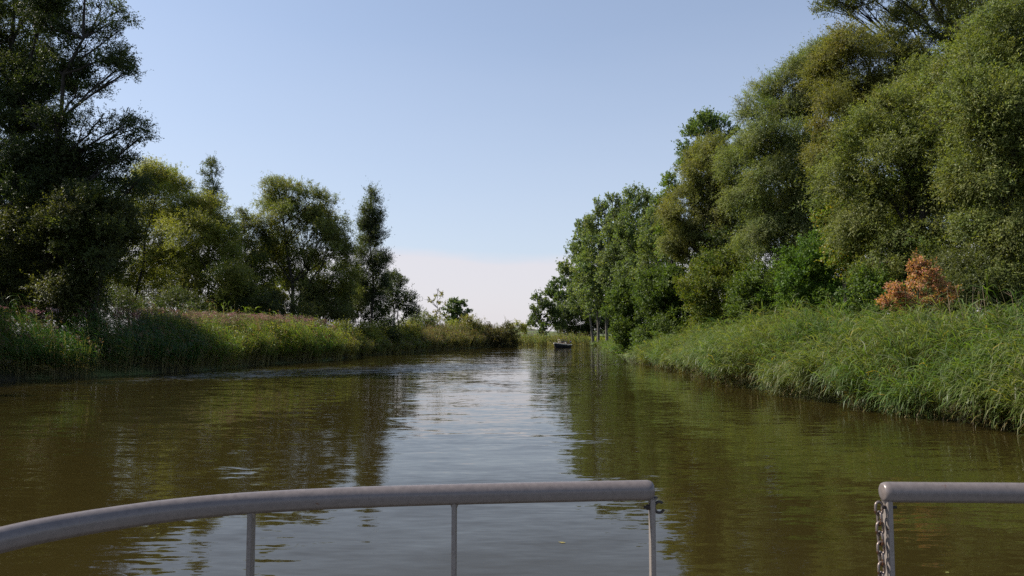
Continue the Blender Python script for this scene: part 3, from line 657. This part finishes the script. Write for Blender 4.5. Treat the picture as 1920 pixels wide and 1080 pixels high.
bed('dry_straw', clipline(RIGHT, 12, 60), 1, .7, 1500, lambda x, y: .5 + 0 * x, [(.10, .08, .04), (.08, .09, .03), (.06, .09, .03)], .34, .018, nl=3, seed=12, uoff=-.45, edge=1.6, stemcol=(.12, .09, .045),
    label='dry broken straw and stems standing in the shallow water below the right reeds', cat='straw')
def weeds(name, label, line, side, n, u0, u1, h0, h1, cols, LL, WW, seed, per=70):
    rng = np.random.default_rng(seed); k_ = rng.integers(len(line) - 1, size=n); t_ = rng.uniform(0, 1, n)
    seg = np.diff(line, axis=0); B = line[k_] + seg[k_] * t_[:, None]; B[:, 0] += side * rng.uniform(u0, u1, n)
    gz = gheight(B); hh = rng.uniform(h0, h1, n); idx = np.repeat(np.arange(n), per); m_ = len(idx); tt = rng.uniform(.25, 1, m_) ** .7
    ln_ = rng.normal(size=(n, 2)) * .12
    a = rng.uniform(0, 6.28, m_); d = unit(np.column_stack([np.cos(a), np.sin(a), rng.uniform(-.5, .5, m_)]))
    P = np.column_stack([B[idx] + ln_[idx] * (hh[idx] * tt)[:, None], gz[idx] + hh[idx] * tt]) + d * rng.uniform(0, .22, (m_, 1))
    v, q = leaf_arrays(P, d, LL * rng.uniform(.6, 1.3, m_), WW * rng.uniform(.6, 1.2, m_), rng, unit(rng.normal(size=(m_, 3)) * .4 + np.array([-.2, 0, 1])))
    c = (np.array(cols)[rng.integers(len(cols), size=n)][idx]) * rng.uniform(.75, 1.25, (m_, 1))
    tag(link_mesh(name, np_mesh(name, v, q, c), M_LEAF), label, 'herbs', None, 'stuff')
weeds('nettles', 'dark broad-leaved weeds showing between the right bank reeds and the bushes', clipline(RIGHT, 17, 58), 1, 420, 3.2, 7.5, 1.5, 2.3, [(.06, .105, .025), (.085, .13, .03), (.14, .15, .04)], .13, .07, 21)
weeds('riverside_weeds', 'leafy yellow-green weeds scattered through the left bank reeds', clipline(LEFT, 46, 104), -1, 420, .6, 5.5, 1.9, 3.0, [(.14, .17, .035), (.09, .13, .03), (.18, .18, .05)], .2, .1, 22)
# dead stalks sticking out above the reeds right of the rust-orange shrub
dst = Tubes(); rg = np.random.default_rng(31); p0 = at(1850, 560, 22.0); p0[2] = gheight([p0[:2]])[0]
for q in range(16):
    b_ = np.array([rg.uniform(-.9, 1.0), rg.uniform(-.6, .6), 0]); h_ = rg.uniform(2.3, 3.1); t_ = b_ + np.array([rg.normal() * .35, rg.normal() * .2, h_])
    dst.add(bez(b_, (b_ + t_) / 2 + rg.normal(size=3) * .06, t_, 6), np.linspace(.009, .004, 6), 5)
    for e_ in range(3):
        f_ = rg.uniform(.6, .95); p_ = b_ + (t_ - b_) * f_; dst.add([p_, p_ + [rg.normal() * .14, rg.normal() * .1, .16]], [.004, .003], 4)
tag(link_mesh('dead_stalks', dst.mesh('dead_stalks'), flat_mat('dry_stem', (.27, .2, .13), .8, 0, 0, 30, .3), None, tuple(p0)), 'thin dead brown stalks above the reeds right of the orange shrub', 'stalks', None, 'stuff')

# pink flowering herbs above the left reeds
def flowers(name, label, y0, y1, n, u0, u1, h, cols, seed):
    rng = np.random.default_rng(seed); line = clipline(LEFT, y0, y1)
    yy = rng.uniform(y0, y1, n); xx = np.interp(yy, line[:, 1], line[:, 0]) - rng.uniform(u0, u1, n)
    gz = gheight(np.column_stack([xx, yy])); hh = h * rng.uniform(.8, 1.08, n)
    per = 34; idx = np.repeat(np.arange(n), per); m_ = n * per
    head = np.column_stack([xx, yy, gz + hh])[idx] + rng.normal(size=(m_, 3)) * np.array([.13, .13, .055])
    d = unit(rng.normal(size=(m_, 3)) + np.array([0, 0, .8]))
    v, q = leaf_arrays(head, d, np.full(m_, .075), np.full(m_, .06), rng)
    c = np.array(cols)[rng.integers(len(cols), size=n)][idx] * rng.uniform(.7, 1.2, (m_, 1))
    # stalks with paired leaves
    per2 = 26; idx = np.repeat(np.arange(n), per2); m2 = n * per2; tt = rng.uniform(.3, .97, m2)
    P = np.column_stack([xx[idx], yy[idx], gz[idx] + hh[idx] * tt]) + rng.normal(size=(m2, 3)) * .05
    d = unit(rng.normal(size=(m2, 3)) * np.array([1, 1, .3]) + np.array([0, 0, .1]))
    v2, q2 = leaf_arrays(P, d, np.full(m2, .2), np.full(m2, .06), rng)
    c2 = np.tile([.13, .15, .04], (m2, 1)) * rng.uniform(.6, 1.2, (m2, 1))
    o = link_mesh(name, np_mesh(name, np.concatenate([v, v2]), np.concatenate([q, q2 + len(v)]), np.concatenate([c, c2])), M_FLOWER)
    tag(o, label, 'flowers', None, 'stuff')
PINK = [(.38, .18, .18), (.32, .16, .15), (.38, .23, .19), (.26, .2, .12), (.2, .17, .08)]
flowers('pink_wildflowers', 'dusty pink flower heads in a drift above the bright left reeds', 48, 74, 760, 1.4, 6.5, 3.05, PINK, 1)
flowers('pale_wildflowers', 'sparse pale pink flower heads above the shaded left reeds', 34, 48, 70, 3, 7, 2.9, [(.3, .22, .24), (.35, .16, .17)], 2)
# the grassy dyke in the distance carries a sheet of grass tufts
def tufts():
    rng = np.random.default_rng(5); n = 26000
    y = rng.uniform(165, 260, n); x = rng.uniform(-30, 45, n); gz = gheight(np.column_stack([x, y]))
    k_ = (~inside(np.column_stack([x, y]), POLY)) & (seg_dist(np.column_stack([x, y]), POLY) > 6); x, y, gz = x[k_], y[k_], gz[k_]; n = len(x)
    d = unit(rng.normal(size=(n, 3)) * .4 + np.array([0, 0, 1]))
    v, q = leaf_arrays(np.column_stack([x, y, gz]), d, rng.uniform(.5, 1.1, n), np.full(n, .35), rng)
    c = np.array([(.2, .24, .045), (.16, .2, .04), (.26, .27, .04)])[rng.integers(3, size=n)]
    tag(link_mesh('grass', np_mesh('grass', v, q, c), M_REED), 'sunlit yellow-green meadow grass on the distant dyke', 'grass', None, 'stuff')
tufts()

for q, (px_, lb, cl) in enumerate([(967, [(960, 612, 6), (970, 611, 7), (978, 614, 6), (965, 618, 6)], 'small yellow-green bush on the distant dyke between spit and bend'),
                                   (985, [(985, 612, 5), (992, 614, 5), (983, 618, 5)], 'tiny bush on the distant dyke left of the big-leaved tree')]):
    tree('bush', cl, 'bush', 'distant trees', 210, px_, lb, dict(YWILLOW, cols=[(.24, .24, .04), (.18, .2, .04)]), 3.6, .08, seed=150 + q, stems=2, minpx=1.5)

# bits afloat on the water
def floating():
    rng = np.random.default_rng(11); n = 36
    P = np.column_stack([rng.uniform(-16, 9, n), 4 + 36 * rng.uniform(0, 1, n) ** 1.2, np.full(n, .006)])
    P = P[inside(P[:, :2], POLY)]; n = len(P)
    a = rng.uniform(0, 6.28, n); d = np.column_stack([np.cos(a), np.sin(a), np.zeros(n)]); Nt = np.column_stack([rng.normal(size=(n, 2)) * .02, np.ones(n)])
    v, q = leaf_arrays(P, d, rng.uniform(.04, .10, n), rng.uniform(.02, .05, n), rng, Nt); v[:, 2] = np.maximum(v[:, 2], .004)
    c = np.array([(.3, .26, .1), (.2, .18, .1), (.16, .16, .05)])[rng.integers(3, size=n)]
    tag(link_mesh('floating_leaves', np_mesh('floating_leaves', v, q, c), M_FLOWER), 'scattered pale leaves and seed fluff floating on the river', 'leaves', None, 'stuff')
floating()
# a dead branch lying in the water's edge below the dark overhanging bush
fb = Tubes(); p0 = onz(763, 657, .1); p1 = at(775, 646, p0[1]); p2 = at(788, 651, p0[1] + .4)
fb.add(bez(p0, at(768, 641, p0[1]), p2, 10), np.linspace(.07, .03, 10), 6); fb.add(bez(p1, p1 + [.2, 0, .4], p1 + [.7, 0, .7], 5), np.linspace(.035, .012, 5), 5)
fb.V = [v - p0 for v in fb.V]
tag(link_mesh('dead_branch', fb.mesh('dead_branch'), M_PBARK, None, tuple(p0)), 'bare pale dead branch arching over the waterline of the left bank', 'branch')

# ------------------------------------------------------------------ motorboat
def prism_mesh(name, V, Fc):
    me = bpy.data.meshes.new(name); me.from_pydata([tuple(v) for v in V], [], Fc); me.update(); return me
M_HULL = flat_mat('hull_paint', (.010, .011, .014), .65, 0, 0, 3, .2)
M_WHITE = flat_mat('cream_paint', (.62, .58, .52), .4, 0, 0, 3, .08)
M_WOOD = flat_mat('teak', (.2, .11, .05), .6, 0, .3, 20, .3)
M_SKIN = flat_mat('skin', (.5, .29, .2), .55); M_DARKC = flat_mat('dark_cloth', (.03, .032, .04), .85)
M_LIGHTC = flat_mat('light_cloth', (.55, .5, .45), .85); M_HAIR = flat_mat('hair', (.04, .025, .015), .7)
M_GREENC = flat_mat('green_cloth', (.04, .13, .09), .85)
bp = onz(1052, 652.5, 0); th = R(28)
boat = empty('motorboat', (bp[0], bp[1], 0)); boat.scale = (1.08, 1.08, 1.0); boat.rotation_euler = (0, 0, -th - math.pi / 2)   # bow (+x) towards the camera and a little left
boat.rotation_euler = (0, 0, math.atan2(-math.cos(th), -math.sin(th)))
tag(boat, 'small open dark-hulled motorboat with cream gunwale and three people, far up the river', 'boat')
def hull():
    LB, BW = 5.0, .92; S = 15; prof = []
    for i_ in range(S):
        t_ = i_ / (S - 1); x = -LB / 2 + LB * t_
        wd = BW * (1 - max(0, (t_ - .45) / .55) ** 2.3) * (.86 + .14 * min(1, t_ * 4)); wd = max(wd, .03)
        top = .58 + .36 * t_ ** 2.2; kx = x + .0
        rk = .35 * t_ ** 4                                  # raked stem
        prof.append([(kx - rk * 1.0, 0, -.18 + .1 * t_ ** 3), (kx - rk * .7, wd * .72, -.05 + .06 * t_), (kx - rk * .35, wd * .93, .28 + .1 * t_), (kx - rk * .1, wd * .985, top - .15), (kx, wd, top),
                     (kx, wd - min(.13, wd * .6), top + .03), (kx, max(0.005, wd - .15), top), (kx - .05, max(.004, wd * .7 - .05), .12)])
    V = []; 
    for pr in prof:
        for (x, y, z) in pr: V.append((x, y, z))
    for pr in prof:
        for (x, y, z) in pr: V.append((x, -y, z))
    K = 8; o2 = S * K; Fh = []; Fg = []; Fi = []
    for i_ in range(S - 1):
        for sgn, o_ in ((1, 0), (-1, o2)):
            for j_ in range(K - 1):
                q = [o_ + i_ * K + j_, o_ + (i_ + 1) * K + j_, o_ + (i_ + 1) * K + j_ + 1, o_ + i_ * K + j_ + 1]
                if sgn < 0: q = q[::-1]
                (Fh if j_ < 3 else Fg if 3 <= j_ <= 5 else Fi).append(q)
        Fi.append([i_ * K + 7, (i_ + 1) * K + 7, o2 + (i_ + 1) * K + 7, o2 + i_ * K + 7])
    Fh.append([0, 1, 2, 3, 4, o2 + 4, o2 + 3, o2 + 2, o2 + 1]); Fi.append([4, 5, 6, 7, o2 + 7, o2 + 6, o2 + 5, o2 + 4])
    return V, Fh, Fg, Fi
V, Fh, Fg, Fi = hull()
link_mesh('hull', prism_mesh('hull', V, Fh), M_HULL, boat)
link_mesh('gunwale', prism_mesh('gunwale', [(x, y * 1.03, z + .012) for x, y, z in V], Fg), M_WHITE, boat)
link_mesh('cockpit', prism_mesh('cockpit', V, Fi), M_WOOD, boat)
def boxm(name, cx, cy_, cz, sx, sy, sz, bev=.01):
    import bmesh
    bm = bmesh.new(); bmesh.ops.create_cube(bm, size=1)
    bmesh.ops.scale(bm, vec=(sx, sy, sz), verts=bm.verts); bmesh.ops.translate(bm, vec=(cx, cy_, cz), verts=bm.verts)
    if bev: bmesh.ops.bevel(bm, geom=bm.edges[:], offset=bev, segments=2, affect='EDGES')
    me = bpy.data.meshes.new(name); bm.to_mesh(me); bm.free(); return me
link_mesh('seat', boxm('seat', -1.7, 0, .55, .5, 1.3, .72), M_WOOD, boat)
link_mesh('seat', boxm('seat', .2, 0, .51, .4, 1.4, .64), M_WOOD, boat)
link_mesh('foredeck', prism_mesh('foredeck', [(1.35, -.62, .80), (1.35, .62, .80), (2.38, .05, .935), (2.38, -.05, .935), (1.35, -.62, .74), (1.35, .62, .74), (2.38, .05, .87), (2.38, -.05, .87)],
     [[0, 3, 2, 1], [4, 5, 6, 7], [0, 1, 5, 4], [1, 2, 6, 5], [2, 3, 7, 6], [3, 0, 4, 7]]), M_WHITE, boat)
link_mesh('console', boxm('console', -.75, .3, .6, .35, .5, .75, .04), M_WHITE, boat)
link_mesh('folded_canopy', boxm('folded_canopy', -1.15, -.25, .98, .55, .5, .42, .12), M_DARKC, boat)
tb = Tubes(); tb.add([(-2.42, .25, .5), (-2.62, .25, 1.0), (-2.75, .25, 1.45)], [.015, .013, .012], 8)
link_mesh('flagstaff', tb.mesh('flagstaff'), M_WOOD, boat)
fl = empty('flag', (bp[0], bp[1], 0)); col.objects.unlink(fl); bpy.data.objects.remove(fl)
m, n, p = mat('flag_cloth'); t = N(n, 'ShaderNodeTexCoord'); sx_ = N(n, 'ShaderNodeSeparateXYZ'); r = N(n, 'ShaderNodeValToRGB'); r.color_ramp.interpolation = 'CONSTANT'
n.links.new(t.outputs['UV'], sx_.inputs[0]); n.links.new(sx_.outputs['Y'], r.inputs[0]); n.links.new(r.outputs[0], p.inputs['Base Color'])
r.color_ramp.elements[0].color = (.02, .05, .25, 1); r.color_ramp.elements[1].position = .333; r.color_ramp.elements[1].color = (.8, .8, .8, 1)
e_ = r.color_ramp.elements.new(.667); e_.color = (.5, .02, .03, 1); p.inputs['Roughness'].default_value = .8
me = bpy.data.meshes.new('flag'); V = []; Fq = []
for i_ in range(9):
    for j_ in range(4):
        s = i_ / 8; V.append((-2.74 - .50 * s - (.06 * (1 - j_ / 3)), .25 + .05 * math.sin(s * 8), 1.42 - .42 * (1 - j_ / 3) - .16 * s))
for i_ in range(8):
    for j_ in range(3): Fq.append([i_ * 4 + j_, i_ * 4 + j_ + 1, (i_ + 1) * 4 + j_ + 1, (i_ + 1) * 4 + j_])
me.from_pydata(V, [], Fq); uv = me.uv_layers.new(name='UVMap')
for lp in me.loops: uv.data[lp.index].uv = ((lp.vertex_index // 4) / 8, (lp.vertex_index % 4) / 3)
link_mesh('flag', me, m, boat)

def person(loc, rz, shirt, label, arms=0):
    root = empty('person', loc); root.rotation_euler = (0, 0, rz); tag(root, label, 'person', 'people in the motorboat')
    J = [((0, 0, .05), .15), ((0, 0, .28), .14), ((0.01, 0, .46), .155), ((.01, 0, .55), .07), ((.03, 0, .63), .06),
         ((0.02, .2, .48), .062), ((.08, .26, .24), .047), ((.30, .18, .16), .038), ((0.38, .16, .15), .034),
         ((0.02, -.2, .48), .062), ((.08, -.26, .24), .047), ((.30, -.18, .16), .038), ((.38, -.16, .15), .034),
         ((.12, .1, .05), .095), ((.46, .12, .06), .07), ((.5, .12, -.34), .05), ((.62, .12, -.38), .038),
         ((.12, -.1, .05), .095), ((.46, -.12, .06), .07), ((.5, -.12, -.34), .05), ((.62, -.12, -.38), .038)]
    E = [(0, 1), (1, 2), (2, 3), (3, 4), (2, 5), (5, 6), (6, 7), (7, 8), (2, 9), (9, 10), (10, 11), (11, 12), (0, 13), (13, 14), (14, 15), (15, 16), (0, 17), (17, 18), (18, 19), (19, 20)]
    me = bpy.data.meshes.new('body'); me.from_pydata([j[0] for j in J], E, []); 
    o = link_mesh('body', me, shirt, root)
    md = o.modifiers.new('skin', 'SKIN'); sv = me.skin_vertices[0] if me.skin_vertices else None
    if sv is None:
        me.attributes  # layer is made with the modifier on update
    return root, o, J
def blob(name, c, s, m, parent, seg=16):
    import bmesh
    bm = bmesh.new(); bmesh.ops.create_uvsphere(bm, u_segments=seg, v_segments=12, radius=1)
    for v in bm.verts:
        x, y, z = v.co; k_ = 1 - .18 * max(0, -z)
        v.co = Vector((x * s[0] * k_, y * s[1] * k_, z * s[2])) + Vector(c)
    for f in bm.faces: f.smooth = True
    me = bpy.data.meshes.new(name); bm.to_mesh(me); bm.free()
    return link_mesh(name, me, m, parent)
def make_person(loc, rz, shirt, hair, label):
    root = empty('person', loc); root.rotation_euler = (0, 0, rz); tag(root, label, 'person', 'people in the motorboat')
    import bmesh
    # seated body as one joined surface: swept torso and limbs meshed together by a voxel remesh
    tb = Tubes()
    def limb(pts, rad, s=10):
        p = np.array(pts, float); tb.add(p, rad, s)
        for e__, r_ in ((p[0], rad[0]), (p[-1], rad[-1])):
            tb.add([e__ + [0, 0, -r_ * .9], e__ + [0, 0, -r_ * .5], e__, e__ + [0, 0, r_ * .5], e__ + [0, 0, r_ * .9]], [r_ * .3, r_ * .85, r_, r_ * .85, r_ * .3], s)
    limb([(0, 0, .06), (0, 0, .22), (.0, 0, .38), (.01, 0, .5), (.02, 0, .60)], [.15, .135, .16, .10, .055])
    for s_ in (1, -1):
        limb([(0, s_ * .12, .47), (0.02, s_ * .2, .46), (.08, s_ * .25, .24), (.30, s_ * .17, .16), (.40, s_ * .14, .16)], [.07, .06, .047, .036, .03])
        limb([(.02, s_ * .09, .05), (.45, s_ * .12, .07), (.48, s_ * .12, -.15), (.48, s_ * .12, -.33), (.60, s_ * .12, -.36)], [.10, .07, .055, .042, .04])
    me = tb.mesh('body'); o = link_mesh('body', me, shirt, root)
    rm = o.modifiers.new('remesh', 'REMESH'); rm.mode = 'VOXEL'; rm.voxel_size = .028; rm.use_smooth_shade = True
    sm = o.modifiers.new('smooth', 'SMOOTH'); sm.iterations = 4
    blob('head', (.04, 0, .72), (.098, .076, .118), M_SKIN, root)
    blob('hair', (.022, 0, .752), (.105, .086, .105), hair, root)
    return root
def inboat(x, y, z):
    a = boat.rotation_euler.z; return (bp[0] + x * math.cos(a) - y * math.sin(a), bp[1] + x * math.sin(a) + y * math.cos(a), z)
ba = boat.rotation_euler.z
make_person(inboat(-1.72, .25, .98), ba, M_DARKC, M_HAIR, 'dark-clothed person steering at the stern, beside the flag')
make_person(inboat(.18, -.3, .92), ba + math.pi, M_LIGHTC, M_HAIR, 'person in pale top seated amidships')
make_person(inboat(.22, .42, .92), ba + math.pi, M_DARKC, M_HAIR, 'dark-clothed person seated nearest the bow')

def add_rust(m, scale, thr, c=(.10, .045, .02)):
    n = m.node_tree; p = n.nodes['Principled BSDF']
    src = p.inputs['Base Color'].links[0].from_socket
    t = N(n, 'ShaderNodeTexCoord'); z = N(n, 'ShaderNodeTexNoise'); z.inputs['Scale'].default_value = scale; z.inputs['Detail'].default_value = 8; z.inputs['Roughness'].default_value = .7
    r = N(n, 'ShaderNodeMapRange'); r.inputs['From Min'].default_value = thr; r.inputs['From Max'].default_value = thr + .05
    x = N(n, 'ShaderNodeMix', data_type='RGBA'); x.inputs['B'].default_value = c + (1,)
    n.links.new(t.outputs['Object'], z.inputs[0]); n.links.new(z.outputs[0], r.inputs[0]); n.links.new(r.outputs[0], x.inputs['Factor'])
    n.links.new(src, x.inputs['A']); n.links.new(x.outputs['Result'], p.inputs['Base Color'])
# ------------------------------------------------------------------ our own boat's bow rail
M_STEEL = flat_mat('painted_steel', (.145, .123, .117), .30, .1, .15, 60, .12)
M_BAR = flat_mat('bar_steel', (.19, .165, .15), .5, .0, .2, 120, .14)
M_CHAIN = flat_mat('chain_steel', (.17, .14, .125), .4, .6, .4, 160, .25)
M_HOOK = flat_mat('dark_iron', (.05, .042, .038), .55, .6, .5, 120, .3)
add_rust(M_STEEL, 28, .66); add_rust(M_BAR, 34, .62); add_rust(M_CHAIN, 60, .5)
RZ = CAM_Z - .47; TR = .030; DECK = .62
def railpt(px, cy_): return onz(px, cy_, RZ)
Lp = [railpt(*q) for q in ((1212, 919), (1040, 922.5), (852, 927), (660, 933), (472, 943), (330, 956), (200, 974), (90, 993), (0, 1013))]
last = Lp[-1]; prev = Lp[-2]
dirv = unit(last - prev)
q_ = last.copy(); dv = dirv.copy(); ext = []
for s in range(8):        # the rail sweeps on round the bow, out of the picture
    c_, s_ = math.cos(.13), math.sin(.13); dv = np.array([dv[0] * c_ - dv[1] * s_, dv[0] * s_ + dv[1] * c_, 0]); q_ = q_ + dv * .2; ext.append(q_)
Lp = Lp + ext
def smooth_path(P, k=8):
    P = np.array(P); O = []
    Pp = np.vstack([2 * P[0] - P[1], P, 2 * P[-1] - P[-2]])
    for i_ in range(1, len(Pp) - 2):
        a, b, c, d = Pp[i_ - 1:i_ + 3]
        for t in np.linspace(0, 1, k, endpoint=False):
            O.append(.5 * ((2 * b) + (-a + c) * t + (2 * a - 5 * b + 4 * c - d) * t * t + (-a + 3 * b - 3 * c + d) * t ** 3))
    O.append(P[-1]); return np.array(O)
def tube_rail(name, P, parent, org):
    path = smooth_path(P) - org; d0 = unit(path[0] - path[1]); 
    # domed cap ring at the free end
    caps = [path[0] + d0 * .0205, path[0] + d0 * .020, path[0] + d0 * .017, path[0] + d0 * .010, path[0] + d0 * .002]
    rads = [.0005, .0215, .0262, .0288, .030]
    pts = np.vstack([caps, path]); rad = np.array(rads + [TR] * len(path))
    s = Tubes(); s.add(pts, rad, 40); link_mesh(name, s.mesh(name), M_STEEL, parent)
def post(px, cy_, parent, org, wd=.0135, dp=.038, yaw=0):
    c = railpt(px, cy_) - org
    me = boxm('post', 0, 0, 0, wd, dp, RZ - TR * .8 - DECK, .0015)
    o = link_mesh('post', me, M_BAR, parent, (c[0], c[1], (RZ - TR * .8 + DECK) / 2 - org[2])); o.rotation_euler = (0, 0, yaw)
    # weld collar under the tube
    s = Tubes(); z_ = c[2]
    s.add([(c[0], c[1], z_ - TR * 1.42), (c[0], c[1], z_ - TR * 1.12), (c[0], c[1], z_ - TR * .7)], [.0075, .0105, .019], 16)
    wl = link_mesh('weld', s.mesh('weld'), M_BAR, o); wl.location = -o.location
    # foot plate on the deck
    f = link_mesh('foot_plate', boxm('foot_plate', 0, 0, 0, .07, .09, .008, .002), M_BAR, o, (0, 0, DECK + .004 - org[2] - o.location.z))
    return c
o1 = railpt(1222, 919); org1 = np.array([o1[0], o1[1], DECK])
r1 = empty('bow_railing', tuple(org1)); tag(r1, 'curved grey steel bow railing with three posts, lower left', 'railing', 'steel bow railings')
tube_rail('handrail', Lp, r1, org1)
post(1222, 919, r1, org1, .0145, .038); post(852, 926.5, r1, org1); post(472, 943, r1, org1, .0135, .034)
lc = ext[1]
me = boxm('post', 0, 0, 0, .0135, .038, RZ - TR * .8 - DECK, .0015)
link_mesh('post', me, M_BAR, r1, (lc[0] - org1[0], lc[1] - org1[1], (RZ - TR * .8 + DECK) / 2 - DECK))
# C-shaped hook on the free post
hc = onz(1236, 951, 0); D_h = o1[1]; hk = at(1236, 951, D_h - .005) - org1
ang = np.linspace(R(48), R(335), 26); hr = .0145
s = Tubes(); pts = [hk + np.array([hr * math.cos(a), 0, hr * 1.12 * math.sin(a)]) for a in ang]
s.add(pts, [.0042] * 26, 12)
s.add([pts[0] + (pts[0] - pts[1]) * .15, pts[0]], [.001, .0042], 12); s.add([pts[-1], pts[-1] + (pts[-1] - pts[-2]) * .15], [.0042, .001], 12)
pl_ = at(1222, 951, D_h - .005) - org1
s.add([pl_, hk + np.array([-hr, 0, 0])], [.0055, .0055], 10)
link_mesh('hook', s.mesh('hook'), M_HOOK, r1)
s = Tubes(); nl_ = at(1212, 951, D_h - .005) - org1
s.add([nl_ + [-.008, 0, 0], nl_ + [-.0079, 0, 0], nl_ + [0, 0, 0], nl_ + [.0001, 0, 0], pl_], [.001, .0042, .0042, .0085, .0085], 6)
link_mesh('nut', s.mesh('nut'), M_HOOK, r1)

Rp = [railpt(*q) for q in ((1666, 922.5), (1790, 923.5), (1920, 924.5))]
q_ = Rp[-1].copy(); dv = unit(Rp[-1] - Rp[-2]); ext2 = []
for s_i in range(9):
    c_, s_ = math.cos(-.10), math.sin(-.10); dv = np.array([dv[0] * c_ - dv[1] * s_, dv[0] * s_ + dv[1] * c_, 0]); q_ = q_ + dv * .2; ext2.append(q_)
o2_ = railpt(1672, 922.5); org2 = np.array([o2_[0], o2_[1], DECK])
r2 = empty('bow_railing', tuple(org2)); tag(r2, 'straight grey steel bow railing with capped end and a chain on its post', 'railing', 'steel bow railings')
tube_rail('handrail', Rp + ext2, r2, org2)
post(1663, 922.5, r2, org2, .0155, .038)
lc = ext2[3]
link_mesh('post', boxm('post', 0, 0, 0, .0135, .038, RZ - TR * .8 - DECK, .0015), M_BAR, r2, (lc[0] - org2[0], lc[1] - org2[1], (RZ - TR * .8 + DECK) / 2 - DECK))
s = Tubes(); b0 = at(1655, 951, o2_[1] - .004) - org2; b1 = at(1681, 951, o2_[1] - .004) - org2
s.add([b0 + [-.004, 0, 0], b0, b1, b1 + [.0001, 0, 0]], [.0055, .0055, .0045, .001], 8); link_mesh('eye_bolt', s.mesh('eye_bolt'), M_HOOK, r2)

# chain hanging from that post
def link_mesh_geo(LL=.045, WW=.031, wr=.0039):
    n_ = 40; P = []
    rr_ = WW / 2 - wr; hl = LL / 2 - wr - rr_
    for q in range(n_):
        a = 2 * math.pi * q / n_
        P.append((rr_ * math.cos(a), 0, rr_ * math.sin(a) + (hl if math.sin(a) >= 0 else -hl)))
    P = np.array(P + [P[0]]); V = []; Q = []; S = 12
    for q in range(n_):
        t = unit(P[(q + 1) % n_] - P[q - 1 if q else n_ - 1]); y = np.array([0, 1.0, 0]); b = np.cross(t, y)
        for s in range(S):
            a = 2 * math.pi * s / S; V.append(P[q] + wr * (math.cos(a) * y + math.sin(a) * b))
    for q in range(n_):
        for s in range(S): Q.append([q * S + s, q * S + (s + 1) % S, ((q + 1) % n_) * S + (s + 1) % S, ((q + 1) % n_) * S + s])
    return np_mesh('link', np.array(V), np.array(Q), smooth=True)
ct = at(1648, 953, o2_[1] - .008)
ch = empty('chain', tuple(ct)); tag(ch, 'rusty steel chain of oval links hanging down beside the right railing post', 'chain')
lm = link_mesh_geo(); lm.materials.append(M_CHAIN); pitch = .0294
for q in range(20):
    o = bpy.data.objects.new('link', lm); col.objects.link(o); o.parent = ch
    o.location = (.0022 * math.sin(q * .35), 0, -q * pitch)
    o.rotation_euler = (R(random.uniform(-3, 3)), R(3), R(18 if q % 2 == 0 else 96) + R(random.uniform(-8, 8)))

# steel foredeck under the rails (below the lower edge of the picture)
dv_ = [(-1.15, 1.35), (-1.0, 1.75), (-.75, 2.05), (-.3, 2.28), (.4, 2.38), (1.1, 2.36), (1.9, 2.3), (2.6, 1.9), (2.9, 1.2), (2.9, -2.5), (-1.6, -2.5), (-1.45, .2)]
n_ = len(dv_); V = [(x, y, DECK) for x, y in dv_] + [(x * .96, y * .96, -.2) for x, y in dv_]
deck = link_mesh('deck', prism_mesh('deck', V, [list(range(n_))[::-1]] + [[a, (a + 1) % n_, n_ + (a + 1) % n_, n_ + a] for a in range(n_)]), flat_mat('deck_paint', (.16, .17, .18), .7, 0, .5, 60, .15))
tag(deck, kind='structure')
print('LEAVES', COUNT, 'objects', len(bpy.data.objects))
